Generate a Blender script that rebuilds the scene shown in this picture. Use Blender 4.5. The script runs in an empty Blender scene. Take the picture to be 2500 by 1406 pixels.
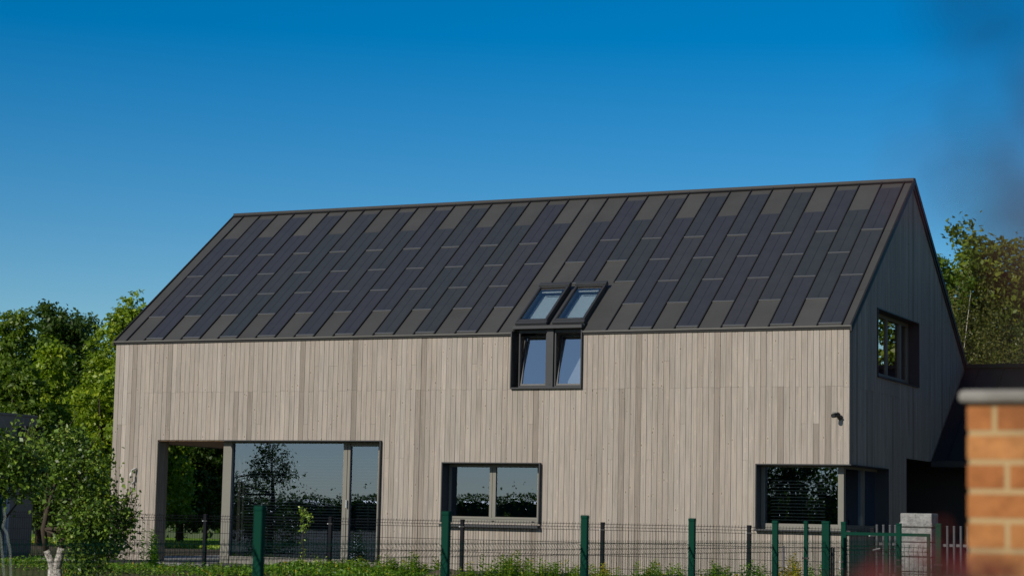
import bpy, math, random
import numpy as np
from mathutils import Vector, Matrix
random.seed(7); rng = np.random.default_rng(11)
SC = bpy.context.scene; COL = SC.collection
PI = math.pi; R = math.radians

# ---------------------------------------------------------------- camera, sky, sun, exposure
cam_d = bpy.data.cameras.new('camera'); cam = bpy.data.objects.new('camera', cam_d); COL.objects.link(cam)
cr, cu, cf = Vector((.904106, .426822, .020387)), Vector((.029079, -.109056, .993610)), Vector((-.426318, .897736, .111010))
CAM = Vector((23.8237, -32.6054, .9456))
M = Matrix.Identity(4)
for i in range(3):
    M[i][0], M[i][1], M[i][2], M[i][3] = cr[i], cu[i], -cf[i], CAM[i]
cam.matrix_world = M
cam_d.sensor_width = 36; cam_d.sensor_fit = 'HORIZONTAL'; cam_d.lens = 5084.9 / 2500 * 36
cam_d.clip_start = .05; cam_d.clip_end = 3000
cam_d.dof.use_dof = True; cam_d.dof.focus_distance = 37; cam_d.dof.aperture_fstop = 3.3
SC.camera = cam
SUN_AZ, SUN_EL = R(17), R(28.5)          # azimuth left of the facade normal (-y)
to_sun = Vector((-math.sin(SUN_AZ) * math.cos(SUN_EL), -math.cos(SUN_AZ) * math.cos(SUN_EL), math.sin(SUN_EL)))
world = bpy.data.worlds.new('World'); SC.world = world; world.use_nodes = True
wn = world.node_tree.nodes; wl = world.node_tree.links
sky = wn.new('ShaderNodeTexSky'); sky.sky_type = 'NISHITA'; sky.sun_disc = False
sky.sun_elevation = SUN_EL; sky.sun_rotation = PI + SUN_AZ
sky.altitude = 300; sky.air_density = 1.0; sky.dust_density = .0; sky.ozone_density = 3.0
hs = wn.new('ShaderNodeHueSaturation'); hs.inputs['Saturation'].default_value = 1.57; hs.inputs['Hue'].default_value = .503
tc = wn.new('ShaderNodeTexCoord'); sp = wn.new('ShaderNodeSeparateXYZ'); wl.new(tc.outputs['Generated'], sp.inputs[0])
mr = wn.new('ShaderNodeMapRange'); mr.inputs['From Min'].default_value = -.1; mr.inputs['From Max'].default_value = .75; wl.new(sp.outputs['Y'], mr.inputs['Value']); wl.new(mr.outputs[0], hs.inputs['Fac'])   # clear air is bluest away from the sun
wl.new(sky.outputs[0], hs.inputs['Color']); wl.new(hs.outputs[0], wn['Background'].inputs['Color'])
wn['Background'].inputs['Strength'].default_value = .087
sun_d = bpy.data.lights.new('sun', 'SUN'); sun_d.energy = 4.3; sun_d.angle = R(.53); sun_d.color = (1, .93, .82)
sun = bpy.data.objects.new('sun', sun_d); COL.objects.link(sun)
sun.rotation_euler = to_sun.to_track_quat('Z', 'Y').to_euler()
SC.view_settings.view_transform = 'Standard'; SC.view_settings.look = 'None'
SC.view_settings.exposure = -.05; SC.view_settings.gamma = 1

# ---------------------------------------------------------------- materials
def mat(name, col, rough=.6, metal=0., spec=.5):
    m = bpy.data.materials.new(name); m.use_nodes = True
    b = m.node_tree.nodes['Principled BSDF']
    b.inputs['Base Color'].default_value = (*col, 1); b.inputs['Roughness'].default_value = rough
    b.inputs['Metallic'].default_value = metal; b.inputs['Specular IOR Level'].default_value = spec
    return m
def N(m, t, **kw):
    n = m.node_tree.nodes.new(t)
    for k, v in kw.items():
        if k.startswith('i_'):
            key = k[2:]; key = int(key) if key.isdigit() else key.replace('_', ' ')
            n.inputs[key].default_value = v
        else: setattr(n, k, v)
    return n
def LK(m, a, b): m.node_tree.links.new(a, b)
def ramp(m, fac, stops):
    n = N(m, 'ShaderNodeValToRGB'); e = n.color_ramp.elements
    while len(e) < len(stops): e.new(.5)
    for k, (p, c) in enumerate(stops): e[k].position = p; e[k].color = (*c, 1)
    LK(m, fac, n.inputs[0]); return n.outputs[0]
def noise(m, scale, vec=None, detail=4, rough=.6, stretch=None):
    n = N(m, 'ShaderNodeTexNoise', i_Scale=scale, i_Detail=detail, i_Roughness=rough)
    if vec is None:
        vec = N(m, 'ShaderNodeTexCoord').outputs['Object']
    if stretch:
        mp = N(m, 'ShaderNodeMapping'); mp.inputs['Scale'].default_value = stretch; LK(m, vec, mp.inputs[0]); vec = mp.outputs[0]
    LK(m, vec, n.inputs['Vector']); return n.outputs['Fac']
def mul(m, a, b, fac=1., mode='MULTIPLY'):
    n = N(m, 'ShaderNodeMix', data_type='RGBA', blend_type=mode); n.inputs[0].default_value = fac
    LK(m, a, n.inputs[6])
    if isinstance(b, tuple): n.inputs[7].default_value = (*b, 1)
    else: LK(m, b, n.inputs[7])
    return n.outputs[2]
def base(m): return m.node_tree.nodes['Principled BSDF'].inputs['Base Color']
def bump(m, h, strength, dist=.01):
    b = N(m, 'ShaderNodeBump', i_Strength=strength, i_Distance=dist); LK(m, h, b.inputs['Height'])
    LK(m, b.outputs[0], m.node_tree.nodes['Principled BSDF'].inputs['Normal'])
def tone(m): return N(m, 'ShaderNodeAttribute', attribute_name='tone').outputs['Fac']

# weathered larch boards: tone attribute is the board's own shade
WOOD = mat('larch_boards', (.3, .27, .23), .75, spec=.25)
t_ = tone(WOOD)
c_ = ramp(WOOD, t_, [(0, (.214, .184, .156)), (.35, (.270, .236, .203)), (.7, (.315, .279, .243)), (1, (.365, .328, .290))])
ob_ = N(WOOD, 'ShaderNodeTexCoord').outputs['Object']
off_ = N(WOOD, 'ShaderNodeCombineXYZ'); LK(WOOD, t_, off_.inputs[2])
sc_ = N(WOOD, 'ShaderNodeVectorMath', operation='SCALE'); sc_.inputs['Scale'].default_value = 37; LK(WOOD, off_.outputs[0], sc_.inputs[0])
ad_ = N(WOOD, 'ShaderNodeVectorMath', operation='ADD'); LK(WOOD, ob_, ad_.inputs[0]); LK(WOOD, sc_.outputs[0], ad_.inputs[1])
g1 = noise(WOOD, 1, ad_.outputs[0], 5, .65, (42, 42, 1.6))
g2 = noise(WOOD, 1, ad_.outputs[0], 3, .6, (3, 3, .8))
c_ = mul(WOOD, c_, ramp(WOOD, g1, [(.22, (.66, .65, .63)), (.5, (1, 1, 1)), (.8, (1.2, 1.2, 1.2))]))
c_ = mul(WOOD, c_, ramp(WOOD, g2, [(.3, (.88, .89, .9)), (.65, (1.06, 1.04, 1.02))]))
vo = N(WOOD, 'ShaderNodeTexVoronoi', i_Scale=1); mp_ = N(WOOD, 'ShaderNodeMapping'); mp_.inputs['Scale'].default_value = (10, 10, 4.2)
LK(WOOD, ad_.outputs[0], mp_.inputs[0]); LK(WOOD, mp_.outputs[0], vo.inputs['Vector'])
c_ = mul(WOOD, c_, ramp(WOOD, vo.outputs['Distance'], [(.06, (.45, .43, .41)), (.11, (1.2, 1.18, 1.14)), (.2, (1, 1, 1))]))
LK(WOOD, c_, base(WOOD)); bump(WOOD, g1, .25, .004)
WOODD = mat('wall_core_membrane', (.02, .018, .016), .9)
SOFFIT = mat('soffit_boards', (.30, .17, .09), .7)
LK(SOFFIT, ramp(SOFFIT, noise(SOFFIT, 1, None, 4, .6, (40, 2, 2)), [(.3, (.22, .12, .06)), (.7, (.36, .22, .12))]), base(SOFFIT))

def metal(name, col, rough, var=.12, sc=1.2):
    m = mat(name, col, rough, 0, .28)
    n1 = noise(m, sc, None, 5, .6); t = tone(m)
    lo, hi = 1 - var, 1 + var
    c = ramp(m, n1, [(.3, tuple(x * lo for x in col)), (.7, tuple(x * hi for x in col))])
    c = mul(m, c, ramp(m, t, [(0, (.84, .84, .84)), (1, (1.14, 1.13, 1.11))]))
    LK(m, c, base(m)); bump(m, noise(m, 2.5, None, 2, .5), .06, .05); return m
ROOF = metal('roof_sheet_steel', (.055, .0542, .0522), .52)
RIB = mat('standing_seam_black', (.012, .012, .013), .6, spec=.3)
TRIM = metal('anthracite_trim', (.014, .014, .015), .6)
EAVE = metal('eave_flashing_grey', (.095, .092, .084), .5)
RIDGE = metal('ridge_sheet', (.027, .0265, .0255), .55)
FRAME = metal('quartz_grey_frame', (.175, .168, .146), .5, .05)
DARKF = metal('dark_grey_frame', (.036, .038, .042), .45, .06)
PANEL = mat('solar_glass', (.03, .032, .038), .32, 0, .4)
oi = N(PANEL, 'ShaderNodeObjectInfo').outputs['Random']
pc = ramp(PANEL, oi, [(0, (.032, .034, .038)), (.3, (.035, .035, .040)), (.6, (.032, .036, .037)), (1, (.039, .038, .041))])
pc = mul(PANEL, pc, ramp(PANEL, noise(PANEL, 2.2), [(.3, (.85, .86, .88)), (.7, (1.12, 1.12, 1.12))]))
LK(PANEL, pc, base(PANEL)); bump(PANEL, noise(PANEL, 3.0, None, 2, .5), .05, .05)
PLINE = mat('solar_busbar', (.014, .014, .017), .45)
PEDGE = mat('solar_edge_strip', (.22, .22, .215), .35, .6)
PALE = mat('pane_brightening_plate', (.72, .82, .86), .8)
CONDM = mat('conduit_grey_white', (.52, .50, .46), .6)
WHITE = mat('white_plaster', (.8, .79, .76), .8)
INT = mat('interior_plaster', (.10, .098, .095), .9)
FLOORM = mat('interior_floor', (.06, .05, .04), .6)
BLIND = mat('blind_slat', (.085, .105, .13), .6)
BLACK = mat('black_plastic', (.012, .012, .013), .5)
STEEL = mat('zinc_clip', (.6, .6, .58), .3, .8)

def glass(name, refl, tint, bias=.0, gc=(.62, .79, 1.14)):
    m = bpy.data.materials.new(name); m.use_nodes = True; nt = m.node_tree; nt.nodes.clear()
    o = N(m, 'ShaderNodeOutputMaterial'); mix = N(m, 'ShaderNodeMixShader')
    tr = N(m, 'ShaderNodeBsdfTransparent'); tr.inputs[0].default_value = (*tint, 1)
    gl = N(m, 'ShaderNodeBsdfGlossy'); gl.inputs['Roughness'].default_value = .0; gl.inputs[0].default_value = (*gc, 1)
    fr = N(m, 'ShaderNodeFresnel', i_IOR=1.5)
    mt = N(m, 'ShaderNodeMath', operation='MULTIPLY_ADD'); mt.inputs[1].default_value = refl; mt.inputs[2].default_value = bias
    ge = N(m, 'ShaderNodeNewGeometry'); iv = N(m, 'ShaderNodeMath', operation='SUBTRACT'); iv.inputs[0].default_value = 1; LK(m, ge.outputs['Backfacing'], iv.inputs[1])
    mm = N(m, 'ShaderNodeMath', operation='MULTIPLY', use_clamp=True); LK(m, mt.outputs[0], mm.inputs[0]); LK(m, iv.outputs[0], mm.inputs[1])
    LK(m, fr.outputs[0], mt.inputs[0]); LK(m, mm.outputs[0], mix.inputs[0]); LK(m, tr.outputs[0], mix.inputs[1]); LK(m, gl.outputs[0], mix.inputs[2])
    nb = noise(m, 1.3, None, 2, .5); b = N(m, 'ShaderNodeBump', i_Strength=.018, i_Distance=.02); LK(m, nb, b.inputs['Height']); LK(m, b.outputs[0], gl.inputs['Normal'])
    LK(m, mix.outputs[0], o.inputs[0]); return m
GLASS = glass('window_glass', 2.2, (.62, .66, .66), .14)
GLASSU = glass('solar_control_glass', 2.0, (.75, .78, .8), .16, (1, .9, .8))
GLASST = glass('tilted_window_glass', 2.0, (.8, .84, .86), .42, (1, .98, .95))
GLASSR = glass('roof_window_glass', 2.0, (.8, .84, .86), .25, (1, .9, .8))

BMET = mat('black_fence_coating', (.009, .010, .013), .6, spec=.06)
GMET = mat('green_fence_coating', (.0015, .035, .022), .65, spec=.06)
GREY = mat('grey_fence_coating', (.062, .066, .072), .5)
STONE = mat('split_face_stone', (.5, .5, .48), .9)
sn = noise(STONE, 14, None, 6, .7)
LK(STONE, mul(STONE, ramp(STONE, sn, [(.3, (.11, .11, .11)), (.65, (.29, .285, .272))]), ramp(STONE, tone(STONE), [(0, (.8, .8, .8)), (1, (1.1, 1.1, 1.1))])), base(STONE)); bump(STONE, sn, .9, .03)
BRICK = mat('orange_brick', (.55, .22, .09), .85, spec=.2)
LK(BRICK, mul(BRICK, ramp(BRICK, tone(BRICK), [(0, (.345, .128, .042)), (.5, (.40, .168, .055)), (1, (.45, .21, .075))]), ramp(BRICK, noise(BRICK, 7, None, 4, .6), [(.3, (.72, .66, .62)), (.65, (1.1, 1.1, 1.1))])), base(BRICK))  # coarse mottling covers uneven brick colour and blotchy shadows alike
LK(BRICK, mul(BRICK, base(BRICK).links[0].from_socket, ramp(BRICK, noise(BRICK, 30), [(.3, (.8, .78, .76)), (.7, (1.1, 1.1, 1.1))])), base(BRICK))
MORTAR = mat('sand_mortar', (.40, .285, .145), .95, spec=.1)
CONC = mat('concrete', (.46, .45, .43), .9)
cn = noise(CONC, 9, None, 6); LK(CONC, ramp(CONC, cn, [(.3, (.17, .158, .14)), (.7, (.27, .255, .23))]), base(CONC)); bump(CONC, cn, .2)
PAVE = mat('dark_paving', (.1, .09, .08), .9)
LK(PAVE, ramp(PAVE, tone(PAVE), [(0, (.085, .075, .065)), (1, (.13, .115, .10))]), base(PAVE))
TERR = mat('terrace_slab', (.2, .2, .195), .9)
LK(TERR, ramp(TERR, noise(TERR, 5, None, 5), [(.3, (.15, .15, .145)), (.7, (.24, .238, .23))]), base(TERR))
SHED = metal('shed_grey_panel', (.17, .18, .185), .6, .05)
PIPE = mat('downpipe_blue_grey', (.26, .31, .38), .45)

def leafmat(name, stops, trans=.35, gloss=.35, rough=.45):
    m = mat(name, (.1, .2, .03), rough, 0, gloss); t = tone(m)
    c = ramp(m, t, stops); LK(m, c, base(m))
    b = m.node_tree.nodes['Principled BSDF']; o = m.node_tree.nodes['Material Output']
    tl = N(m, 'ShaderNodeBsdfTranslucent'); c2 = mul(m, c, (1.35, 1.5, .55)); LK(m, c2, tl.inputs[0])
    mx = N(m, 'ShaderNodeMixShader'); mx.inputs[0].default_value = trans
    LK(m, b.outputs[0], mx.inputs[1]); LK(m, tl.outputs[0], mx.inputs[2]); LK(m, mx.outputs[0], o.inputs[0]); return m
LEAF_LIME = leafmat('lime_maple_leaf', [(0, (0.105, 0.164, 0.013)), (.5, (0.197, 0.289, 0.019)), (1, (0.348, 0.404, 0.028))])
LEAF_MID = leafmat('mid_green_leaf', [(0, (0.062, 0.110, 0.012)), (.5, (0.105, 0.172, 0.017)), (1, (0.198, 0.263, 0.026))])
LEAF_DARK = leafmat('dark_green_leaf', [(0, (0.033, 0.066, 0.011)), (.6, (0.059, 0.107, 0.015)), (1, (0.111, 0.156, 0.022))])
LEAF_BIRCH = leafmat('birch_leaf', [(0, (0.067, 0.076, 0.013)), (.5, (0.112, 0.118, 0.023)), (1, (0.191, 0.185, 0.051))])
LEAF_OLIVE = leafmat('walnut_leaf', [(0, (0.082, 0.125, 0.013)), (.5, (0.152, 0.205, 0.020)), (1, (0.326, 0.329, 0.035))])
LEAF_APPLE = leafmat('apple_leaf', [(0, (.012, .032, .005)), (.5, (0.098, 0.176, 0.018)), (.9, (0.215, 0.306, 0.036)), (1, (0.312, 0.369, 0.074))], .2, .35, .42)
LEAF_WEED = leafmat('weed_leaf', [(0, (0.052, 0.132, 0.008)), (.5, (0.116, 0.232, 0.013)), (.85, (0.230, 0.311, 0.022)), (1, (0.461, 0.342, 0.032))])
LEAF_RED = leafmat('red_leaf', [(0, (0.075, 0.008, 0.028)), (.6, (0.130, 0.016, 0.024)), (1, (0.170, 0.035, 0.032))], .2, .2, .6)
BARK = mat('grey_brown_bark', (.06, .048, .036), .95, spec=.1)
BIRCHB = mat('birch_bark', (.5, .46, .38), .8)
LK(BIRCHB, ramp(BIRCHB, noise(BIRCHB, 3, None, 3, .6, (1, 1, 3)), [(.42, (.08, .07, .05)), (.52, (.52, .48, .4))]), base(BIRCHB))
LIMEW = mat('whitewashed_bark', (.6, .57, .53), .95, spec=.1)
ln = noise(LIMEW, 22, None, 6, .75)
LK(LIMEW, ramp(LIMEW, ln, [(.38, (.12, .10, .08)), (.52, (.48, .45, .41)), (.7, (.66, .63, .59))]), base(LIMEW)); bump(LIMEW, ln, .9, .03)
GROUND = mat('garden_ground', (.1, .09, .05), .95, spec=.1)
gn = noise(GROUND, .35, None, 6, .65); gn2 = noise(GROUND, 6, None, 5, .7)
LK(GROUND, mul(GROUND, ramp(GROUND, gn, [(.35, (.055, .085, .018)), (.5, (.075, .07, .03)), (.65, (.085, .066, .045))]), ramp(GROUND, gn2, [(.3, (.6, .6, .6)), (.7, (1.3, 1.3, 1.3))])), base(GROUND))
SOIL = mat('dug_soil', (.07, .055, .04), .95, spec=.1)
LK(SOIL, ramp(SOIL, noise(SOIL, 7, None, 6, .7), [(.3, (.035, .028, .02)), (.7, (.12, .095, .068))]), base(SOIL))
LAWN = mat('lawn_green', (.1, .2, .02), .9, spec=.1)
LK(LAWN, ramp(LAWN, noise(LAWN, 5, None, 6, .7), [(.3, (.085, .17, .012)), (.7, (.15, .26, .03))]), base(LAWN))

# ---------------------------------------------------------------- mesh helpers
def tag(o, label=None, cat=None, group=None, kind=None):
    for k, v in (('label', label), ('category', cat), ('group', group), ('kind', kind)):
        if v: o[k] = v
    return o
def thing(name, label, cat, loc=(0, 0, 0), group=None):
    o = bpy.data.objects.new(name, None); COL.objects.link(o); o.location = loc; o.empty_display_size = .1
    return tag(o, label, cat, group)
def put(name, me, mats, parent=None):
    for m in (mats if isinstance(mats, (list, tuple)) else [mats]): me.materials.append(m)
    o = bpy.data.objects.new(name, me); COL.objects.link(o)
    if parent is not None:
        o.parent = parent; p = parent; off = Vector((0, 0, 0))
        while p is not None: off += Vector(p.location); p = p.parent
        if parent.type == 'EMPTY': o.location = -off if not parent.get('local') else (0, 0, 0)
    return o
class MB:
    """collects boxes, quads and tubes given in world coordinates; build() makes ONE mesh object"""
    def __init__(s): s.v = []; s.f = []; s.m = []; s.t = []
    def quad(s, pts, m=0, t=.5):
        b = len(s.v); s.v += [tuple(p) for p in pts]; s.f.append(tuple(range(b, b + len(pts)))); s.m.append(m); s.t += [t] * len(pts); return s
    def hexa(s, p, m=0, t=.5):     # p: 8 points, bottom 4 ccw then top 4
        b = len(s.v); s.v += [tuple(q) for q in p]; s.t += [t] * 8
        for f in ((0, 3, 2, 1), (4, 5, 6, 7), (0, 1, 5, 4), (1, 2, 6, 5), (2, 3, 7, 6), (3, 0, 4, 7)):
            s.f.append(tuple(b + k for k in f)); s.m.append(m)
        return s
    def box(s, x0, x1, y0, y1, z0, z1, m=0, t=.5):
        return s.hexa([(x0, y0, z0), (x1, y0, z0), (x1, y1, z0), (x0, y1, z0), (x0, y0, z1), (x1, y0, z1), (x1, y1, z1), (x0, y1, z1)], m, t)
    def tube(s, path, r, n=6, m=0, t=.5, cap=True):
        path = [Vector(p) for p in path]; rs = r if isinstance(r, (list, tuple)) else [r] * len(path); b = len(s.v)
        for i, p in enumerate(path):
            d = (path[min(i + 1, len(path) - 1)] - path[max(i - 1, 0)]).normalized()
            a = d.cross(Vector((0, 0, 1)) if abs(d.z) < .9 else Vector((1, 0, 0))).normalized(); c = d.cross(a)
            for k in range(n):
                w = 2 * PI * k / n; s.v.append(tuple(p + (a * math.cos(w) + c * math.sin(w)) * rs[i])); s.t.append(t)
        for i in range(len(path) - 1):
            for k in range(n):
                k2 = (k + 1) % n; s.f.append((b + i * n + k, b + i * n + k2, b + (i + 1) * n + k2, b + (i + 1) * n + k)); s.m.append(m)
        if cap:
            s.f.append(tuple(b + k for k in range(n))[::-1]); s.m.append(m)
            e = b + (len(path) - 1) * n; s.f.append(tuple(e + k for k in range(n))); s.m.append(m)
        return s
    def build(s, name, mats, parent=None, smooth=False, bevel=0):
        me = bpy.data.meshes.new(name); me.from_pydata(s.v, [], s.f); me.polygons.foreach_set('material_index', s.m)
        a = me.attributes.new('tone', 'FLOAT', 'POINT'); a.data.foreach_set('value', s.t)
        if smooth: me.polygons.foreach_set('use_smooth', [True] * len(s.f))
        me.update(); o = put(name, me, mats, parent)
        if bevel:
            bv = o.modifiers.new('bevel', 'BEVEL'); bv.width = bevel; bv.segments = 2; bv.limit_method = 'ANGLE'
        return o
def part(name, mats, parent, fn, **kw):
    b = MB(); fn(b); return b.build(name, mats, parent, **kw)
def leaves_mesh(name, P, Nn, size, tones, mats, parent=None, aspect=.55, fold=.25):
    """one mesh of leaf-shaped quads: P points, Nn rough normals, size per leaf"""
    n = len(P); up = rng.normal(size=(n, 3)); Nn = Nn / (np.linalg.norm(Nn, axis=1, keepdims=True) + 1e-9)
    d = up - (up * Nn).sum(1, keepdims=True) * Nn; d /= np.linalg.norm(d, axis=1, keepdims=True) + 1e-9
    c = np.cross(Nn, d); s = np.asarray(size).reshape(-1, 1) * np.ones((n, 1))
    V = np.empty((n, 4, 3)); V[:, 0] = P - d * s * .5; V[:, 1] = P + c * s * aspect * .5 - d * s * .05 + Nn * s * fold * .4
    V[:, 2] = P + d * s * .5 - Nn * s * fold * .3; V[:, 3] = P - c * s * aspect * .5 - d * s * .05 + Nn * s * fold * .4
    me = bpy.data.meshes.new(name); me.vertices.add(4 * n); me.vertices.foreach_set('co', V.reshape(-1).astype(np.float32))
    me.loops.add(4 * n); me.loops.foreach_set('vertex_index', np.arange(4 * n, dtype=np.int32))
    me.polygons.add(n); me.polygons.foreach_set('loop_start', np.arange(0, 4 * n, 4, dtype=np.int32))
    a = me.attributes.new('tone', 'FLOAT', 'POINT'); a.data.foreach_set('value', np.repeat(np.clip(tones, 0, 1), 4).astype(np.float32))
    me.update(calc_edges=True); return put(name, me, mats, parent)
def crown_points(lobes, clumps, per, sig, upb=.5, flat=.75, surf=.5):
    """leaf clumps spread through ellipsoid lobes, denser towards their skin"""
    P = []; Nn = []; T = []; CC = []
    for (c, r) in lobes:
        c = np.array(c, float); r = np.array(r, float)
        for k in range(int(clumps * (r.prod() ** (2 / 3)))):
            u = rng.normal(size=3); u /= np.linalg.norm(u); rad = surf + (1.06 - surf) * rng.random() ** .6
            q = c + u * r * rad; CC.append(q)
            m = max(4, int(per * (.5 + rng.random()))); sg = sig * (.6 + .8 * rng.random())
            pts = q + rng.normal(size=(m, 3)) * np.array([sg, sg, sg * flat])
            P.append(pts); nn = rng.normal(size=(m, 3)) * .8 + u * .6; nn[:, 2] += upb; Nn.append(nn)
            T.append(np.full(m, rng.normal(.43, .2)) + rng.normal(size=m) * .15)
    return np.concatenate(P), np.concatenate(Nn), np.concatenate(T), CC
def tree(name, label, base_p, height, lobes, leafm, size, clumps=55, per=26, sig=.18, trunk_r=.14, bark=None, group=None, limbs=7, upb=.5, surf=.5, cat='tree', flat=.75):
    o = thing(name, label, cat, base_p, group); b = Vector(base_p)
    P, Nn, T, CC = crown_points([(tuple(b + Vector(c)), r) for c, r in lobes], clumps, per, sig, upb, flat, surf)
    leaves_mesh('crown', P, Nn, size * (.7 + .6 * rng.random(len(P))), T, [leafm], o)
    mb = MB(); top = b + Vector((0, 0, height * .8)); mid = b + Vector((random.uniform(-.15, .15), random.uniform(-.15, .15), height * .4))
    mb.tube([b - Vector((0, 0, .15)), mid, top], [trunk_r, trunk_r * .7, trunk_r * .2], 8)
    for k in range(limbs):
        q = Vector(CC[random.randrange(len(CC))]); s_ = b.lerp(top, random.uniform(.3, .9)); mm = (s_ + q) / 2 + Vector((0, 0, .1))
        mb.tube([s_, mm, q], [trunk_r * .35, trunk_r * .22, trunk_r * .06], 5)
    mb.build('trunk', [bark or BARK], o, smooth=True); return o
def copy_tree(o, parent=None):
    c = o.copy(); COL.objects.link(c)
    if parent is not None: c.parent = parent
    for ch in list(o.children): copy_tree(ch, c)
    return c

# ---------------------------------------------------------------- ground
def gz(x, y):
    if y >= -3.5: return 0.
    if y >= -11: return -.55 * (-3.5 - y) / 7.5
    return -.55
def ground():
    ys = [-900, -300, -120, -60, -30, -18, -11, -9, -7, -5, -3.5, 0, 12, 40, 120, 400, 1200]; xs = [-900, -200, -60, -20, 0, 20, 60, 200, 900]
    b = MB()
    for i in range(len(xs) - 1):
        for j in range(len(ys) - 1):
            b.quad([(x, y, gz(x, y)) for x, y in ((xs[i], ys[j]), (xs[i + 1], ys[j]), (xs[i + 1], ys[j + 1]), (xs[i], ys[j + 1]))])
    tag(b.build('ground', [GROUND]), kind='structure')
    tag(MB().quad([(-60, 16, .008), (30, 16, .008), (30, 60, .008), (-60, 60, .008)]).build('lawn', [LAWN]), kind='structure')
    tag(MB().quad([(-14, 9.5, .004), (13, 9.5, .004), (13, 16, .004), (-14, 16, .004)]).build('soil', [SOIL]), kind='structure')
    tag(MB().box(-2.2, 1.0, .25, 9.5, -.1, .05).box(1.0, 2.5, -.35, 9.5, -.1, .052).build('terrace', [TERR]), kind='structure')
ground()
def lawn_blades():
    n = 26000; P = np.stack([rng.uniform(-19, -4, n), rng.uniform(16.2, 22.5, n), rng.uniform(.02, .09, n)], 1); Nn = rng.normal(size=(n, 3)) * .5 + np.array([-.2, -1, .5])
    tag(leaves_mesh('lawn_grass', P, Nn, .15, rng.normal(.75, .12, n), [LEAF_WEED], None, .4), kind='stuff')
lawn_blades()
def drive():
    b = MB(); rr = random.Random(2)
    for i in range(40):
        for j in range(30): b.box(14.6 + i * .25, 14.6 + i * .25 + .243, -1.4 + j * .25, -1.4 + j * .25 + .243, -.04, .012 + rr.uniform(0, .003), 0, rr.random())
    tag(b.build('bounce_driveway', [PAVE]), kind='structure')  # unseen paving added for its bounce on the gable, later toned dark
drive()

# ---------------------------------------------------------------- house
L, W, ZE, ZR = 14.388, 8.048, 4.2, 7.209
SL = (ZR - ZE) / (W / 2)
house = thing('house', 'long house clad in weathered vertical timber boards under a dark solar roof', 'house')
def plank_wall(o, U, Nn, length, topf, openings, zb=.08, pitch=.1, joint=3.21, lo=0., seed=1):
    """boards as separate slats with 5 mm gaps; returns MB (mat 0 boards, 1 core)"""
    rr = random.Random(seed); mb = MB(); o = Vector(o); U = Vector(U); Nn = Vector(Nn); Z = Vector((0, 0, 1))
    P = lambda u, z, t: o + U * u + Z * z + Nn * t
    def slab(u0, u1, a0, a1, b0, b1, t0, t1, m, tn):   # a: z bottoms at u0,u1 ; b: z tops
        pts = [P(u0, a0, t1), P(u1, a1, t1), P(u1, a1, t0), P(u0, a0, t0), P(u0, b0, t1), P(u1, b1, t1), P(u1, b1, t0), P(u0, b0, t0)]
        mb.hexa(pts, m, tn)
    def spans(uc, z0, z1):
        iv = [(z0, z1)]
        for (a, b, c, d) in openings:
            if a < uc < b:
                nx = []
                for (p, q) in iv:
                    if d <= p or c >= q: nx.append((p, q)); continue
                    if c > p: nx.append((p, c))
                    if d < q: nx.append((d, q))
                iv = nx
        return iv
    n = int(round(length / pitch)); p = length / n; tone_run = .5
    for k in range(n):
        a, b = k * p, (k + 1) * p; cuts = sorted({a, b} | {e for op in openings for e in op[:2] if a + .004 < e < b - .004})
        dark = rr.random() < .07; tl = rr.uniform(0, .14) if dark else min(1, max(.3, rr.gauss(.62, .105))); t2 = min(1, max(.3, rr.gauss(.62, .13))) if (dark and rr.random() < .4) else min(1, max(0, tl + rr.gauss(0, .06)))
        prd = rr.uniform(-.0015, .0025); jz = joint + (rr.uniform(-.01, .01) if rr.random() < .8 else rr.choice((-1.2, -.6, .45)))
        for i in range(len(cuts) - 1):
            u0, u1 = cuts[i] + (.0031 if cuts[i] == a else 0), cuts[i + 1] - (.0031 if cuts[i + 1] == b else 0)
            zt = min(topf(u0), topf(u1))
            for (z0, z1) in spans((u0 + u1) / 2, zb, zt):
                top = z1 >= zt - 1e-6; b0, b1 = (topf(u0), topf(u1)) if top else (z1, z1)
                if z0 + .1 < jz < z1 - .1:
                    slab(u0, u1, z0, z0, jz - .0015, jz - .001, -.022, prd, 0, tl); slab(u0, u1, jz + .001, jz + .001, b0, b1, -.022, prd + .0004, 0, t2)
                else: slab(u0, u1, z0, z0, b0, b1, -.022, prd, 0, tl if z0 < joint else t2)
    us = sorted({0., length, length / 2} | {min(max(e, 0), length) for op in openings for e in op[:2]})
    for i in range(len(us) - 1):
        u0, u1 = max(us[i], .031), min(us[i + 1], length - .031)
        zt = min(topf(u0 + 1e-4), topf(u1 - 1e-4))
        for (z0, z1) in spans((u0 + u1) / 2, 0., zt):
            top = z1 >= zt - 1e-6; slab(u0, u1, z0, z0, topf(u0 + 1e-4) - .01 if top else z1, topf(u1 - 1e-4) - .01 if top else z1, -.28, -.03, 1, .5)
    return mb
BIG = (1.034, 5.843, 0., 2.32); WIN = (7.075, 8.968, .90, 1.945); CWF = (12.83, L, .90, 1.957); DOR = (8.36, 9.705, 3.215, 4.3)
plank_wall((0, 0, 0), (1, 0, 0), (0, -1, 0), L, lambda u: ZE - .045, [BIG, WIN, CWF, DOR], seed=3).build('wall', [WOOD, WOODD], house)
gtop = lambda u: ZE - .075 + SL * min(u, W - u)
plank_wall((L, 0, 0), (0, 1, 0), (1, 0, 0), W, gtop, [(0, 2.234, .90, 1.957), (1.66, 4.43, 3.478, 4.65), (3.583, W, 0, 2.18)], seed=5).build('wall', [WOOD, WOODD], house)
plank_wall((0, W, 0), (0, -1, 0), (-1, 0, 0), W, gtop, [(W - 4.3, W - .36, 0, 2.30)], seed=6).build('wall', [WOOD, WOODD], house)
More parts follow.
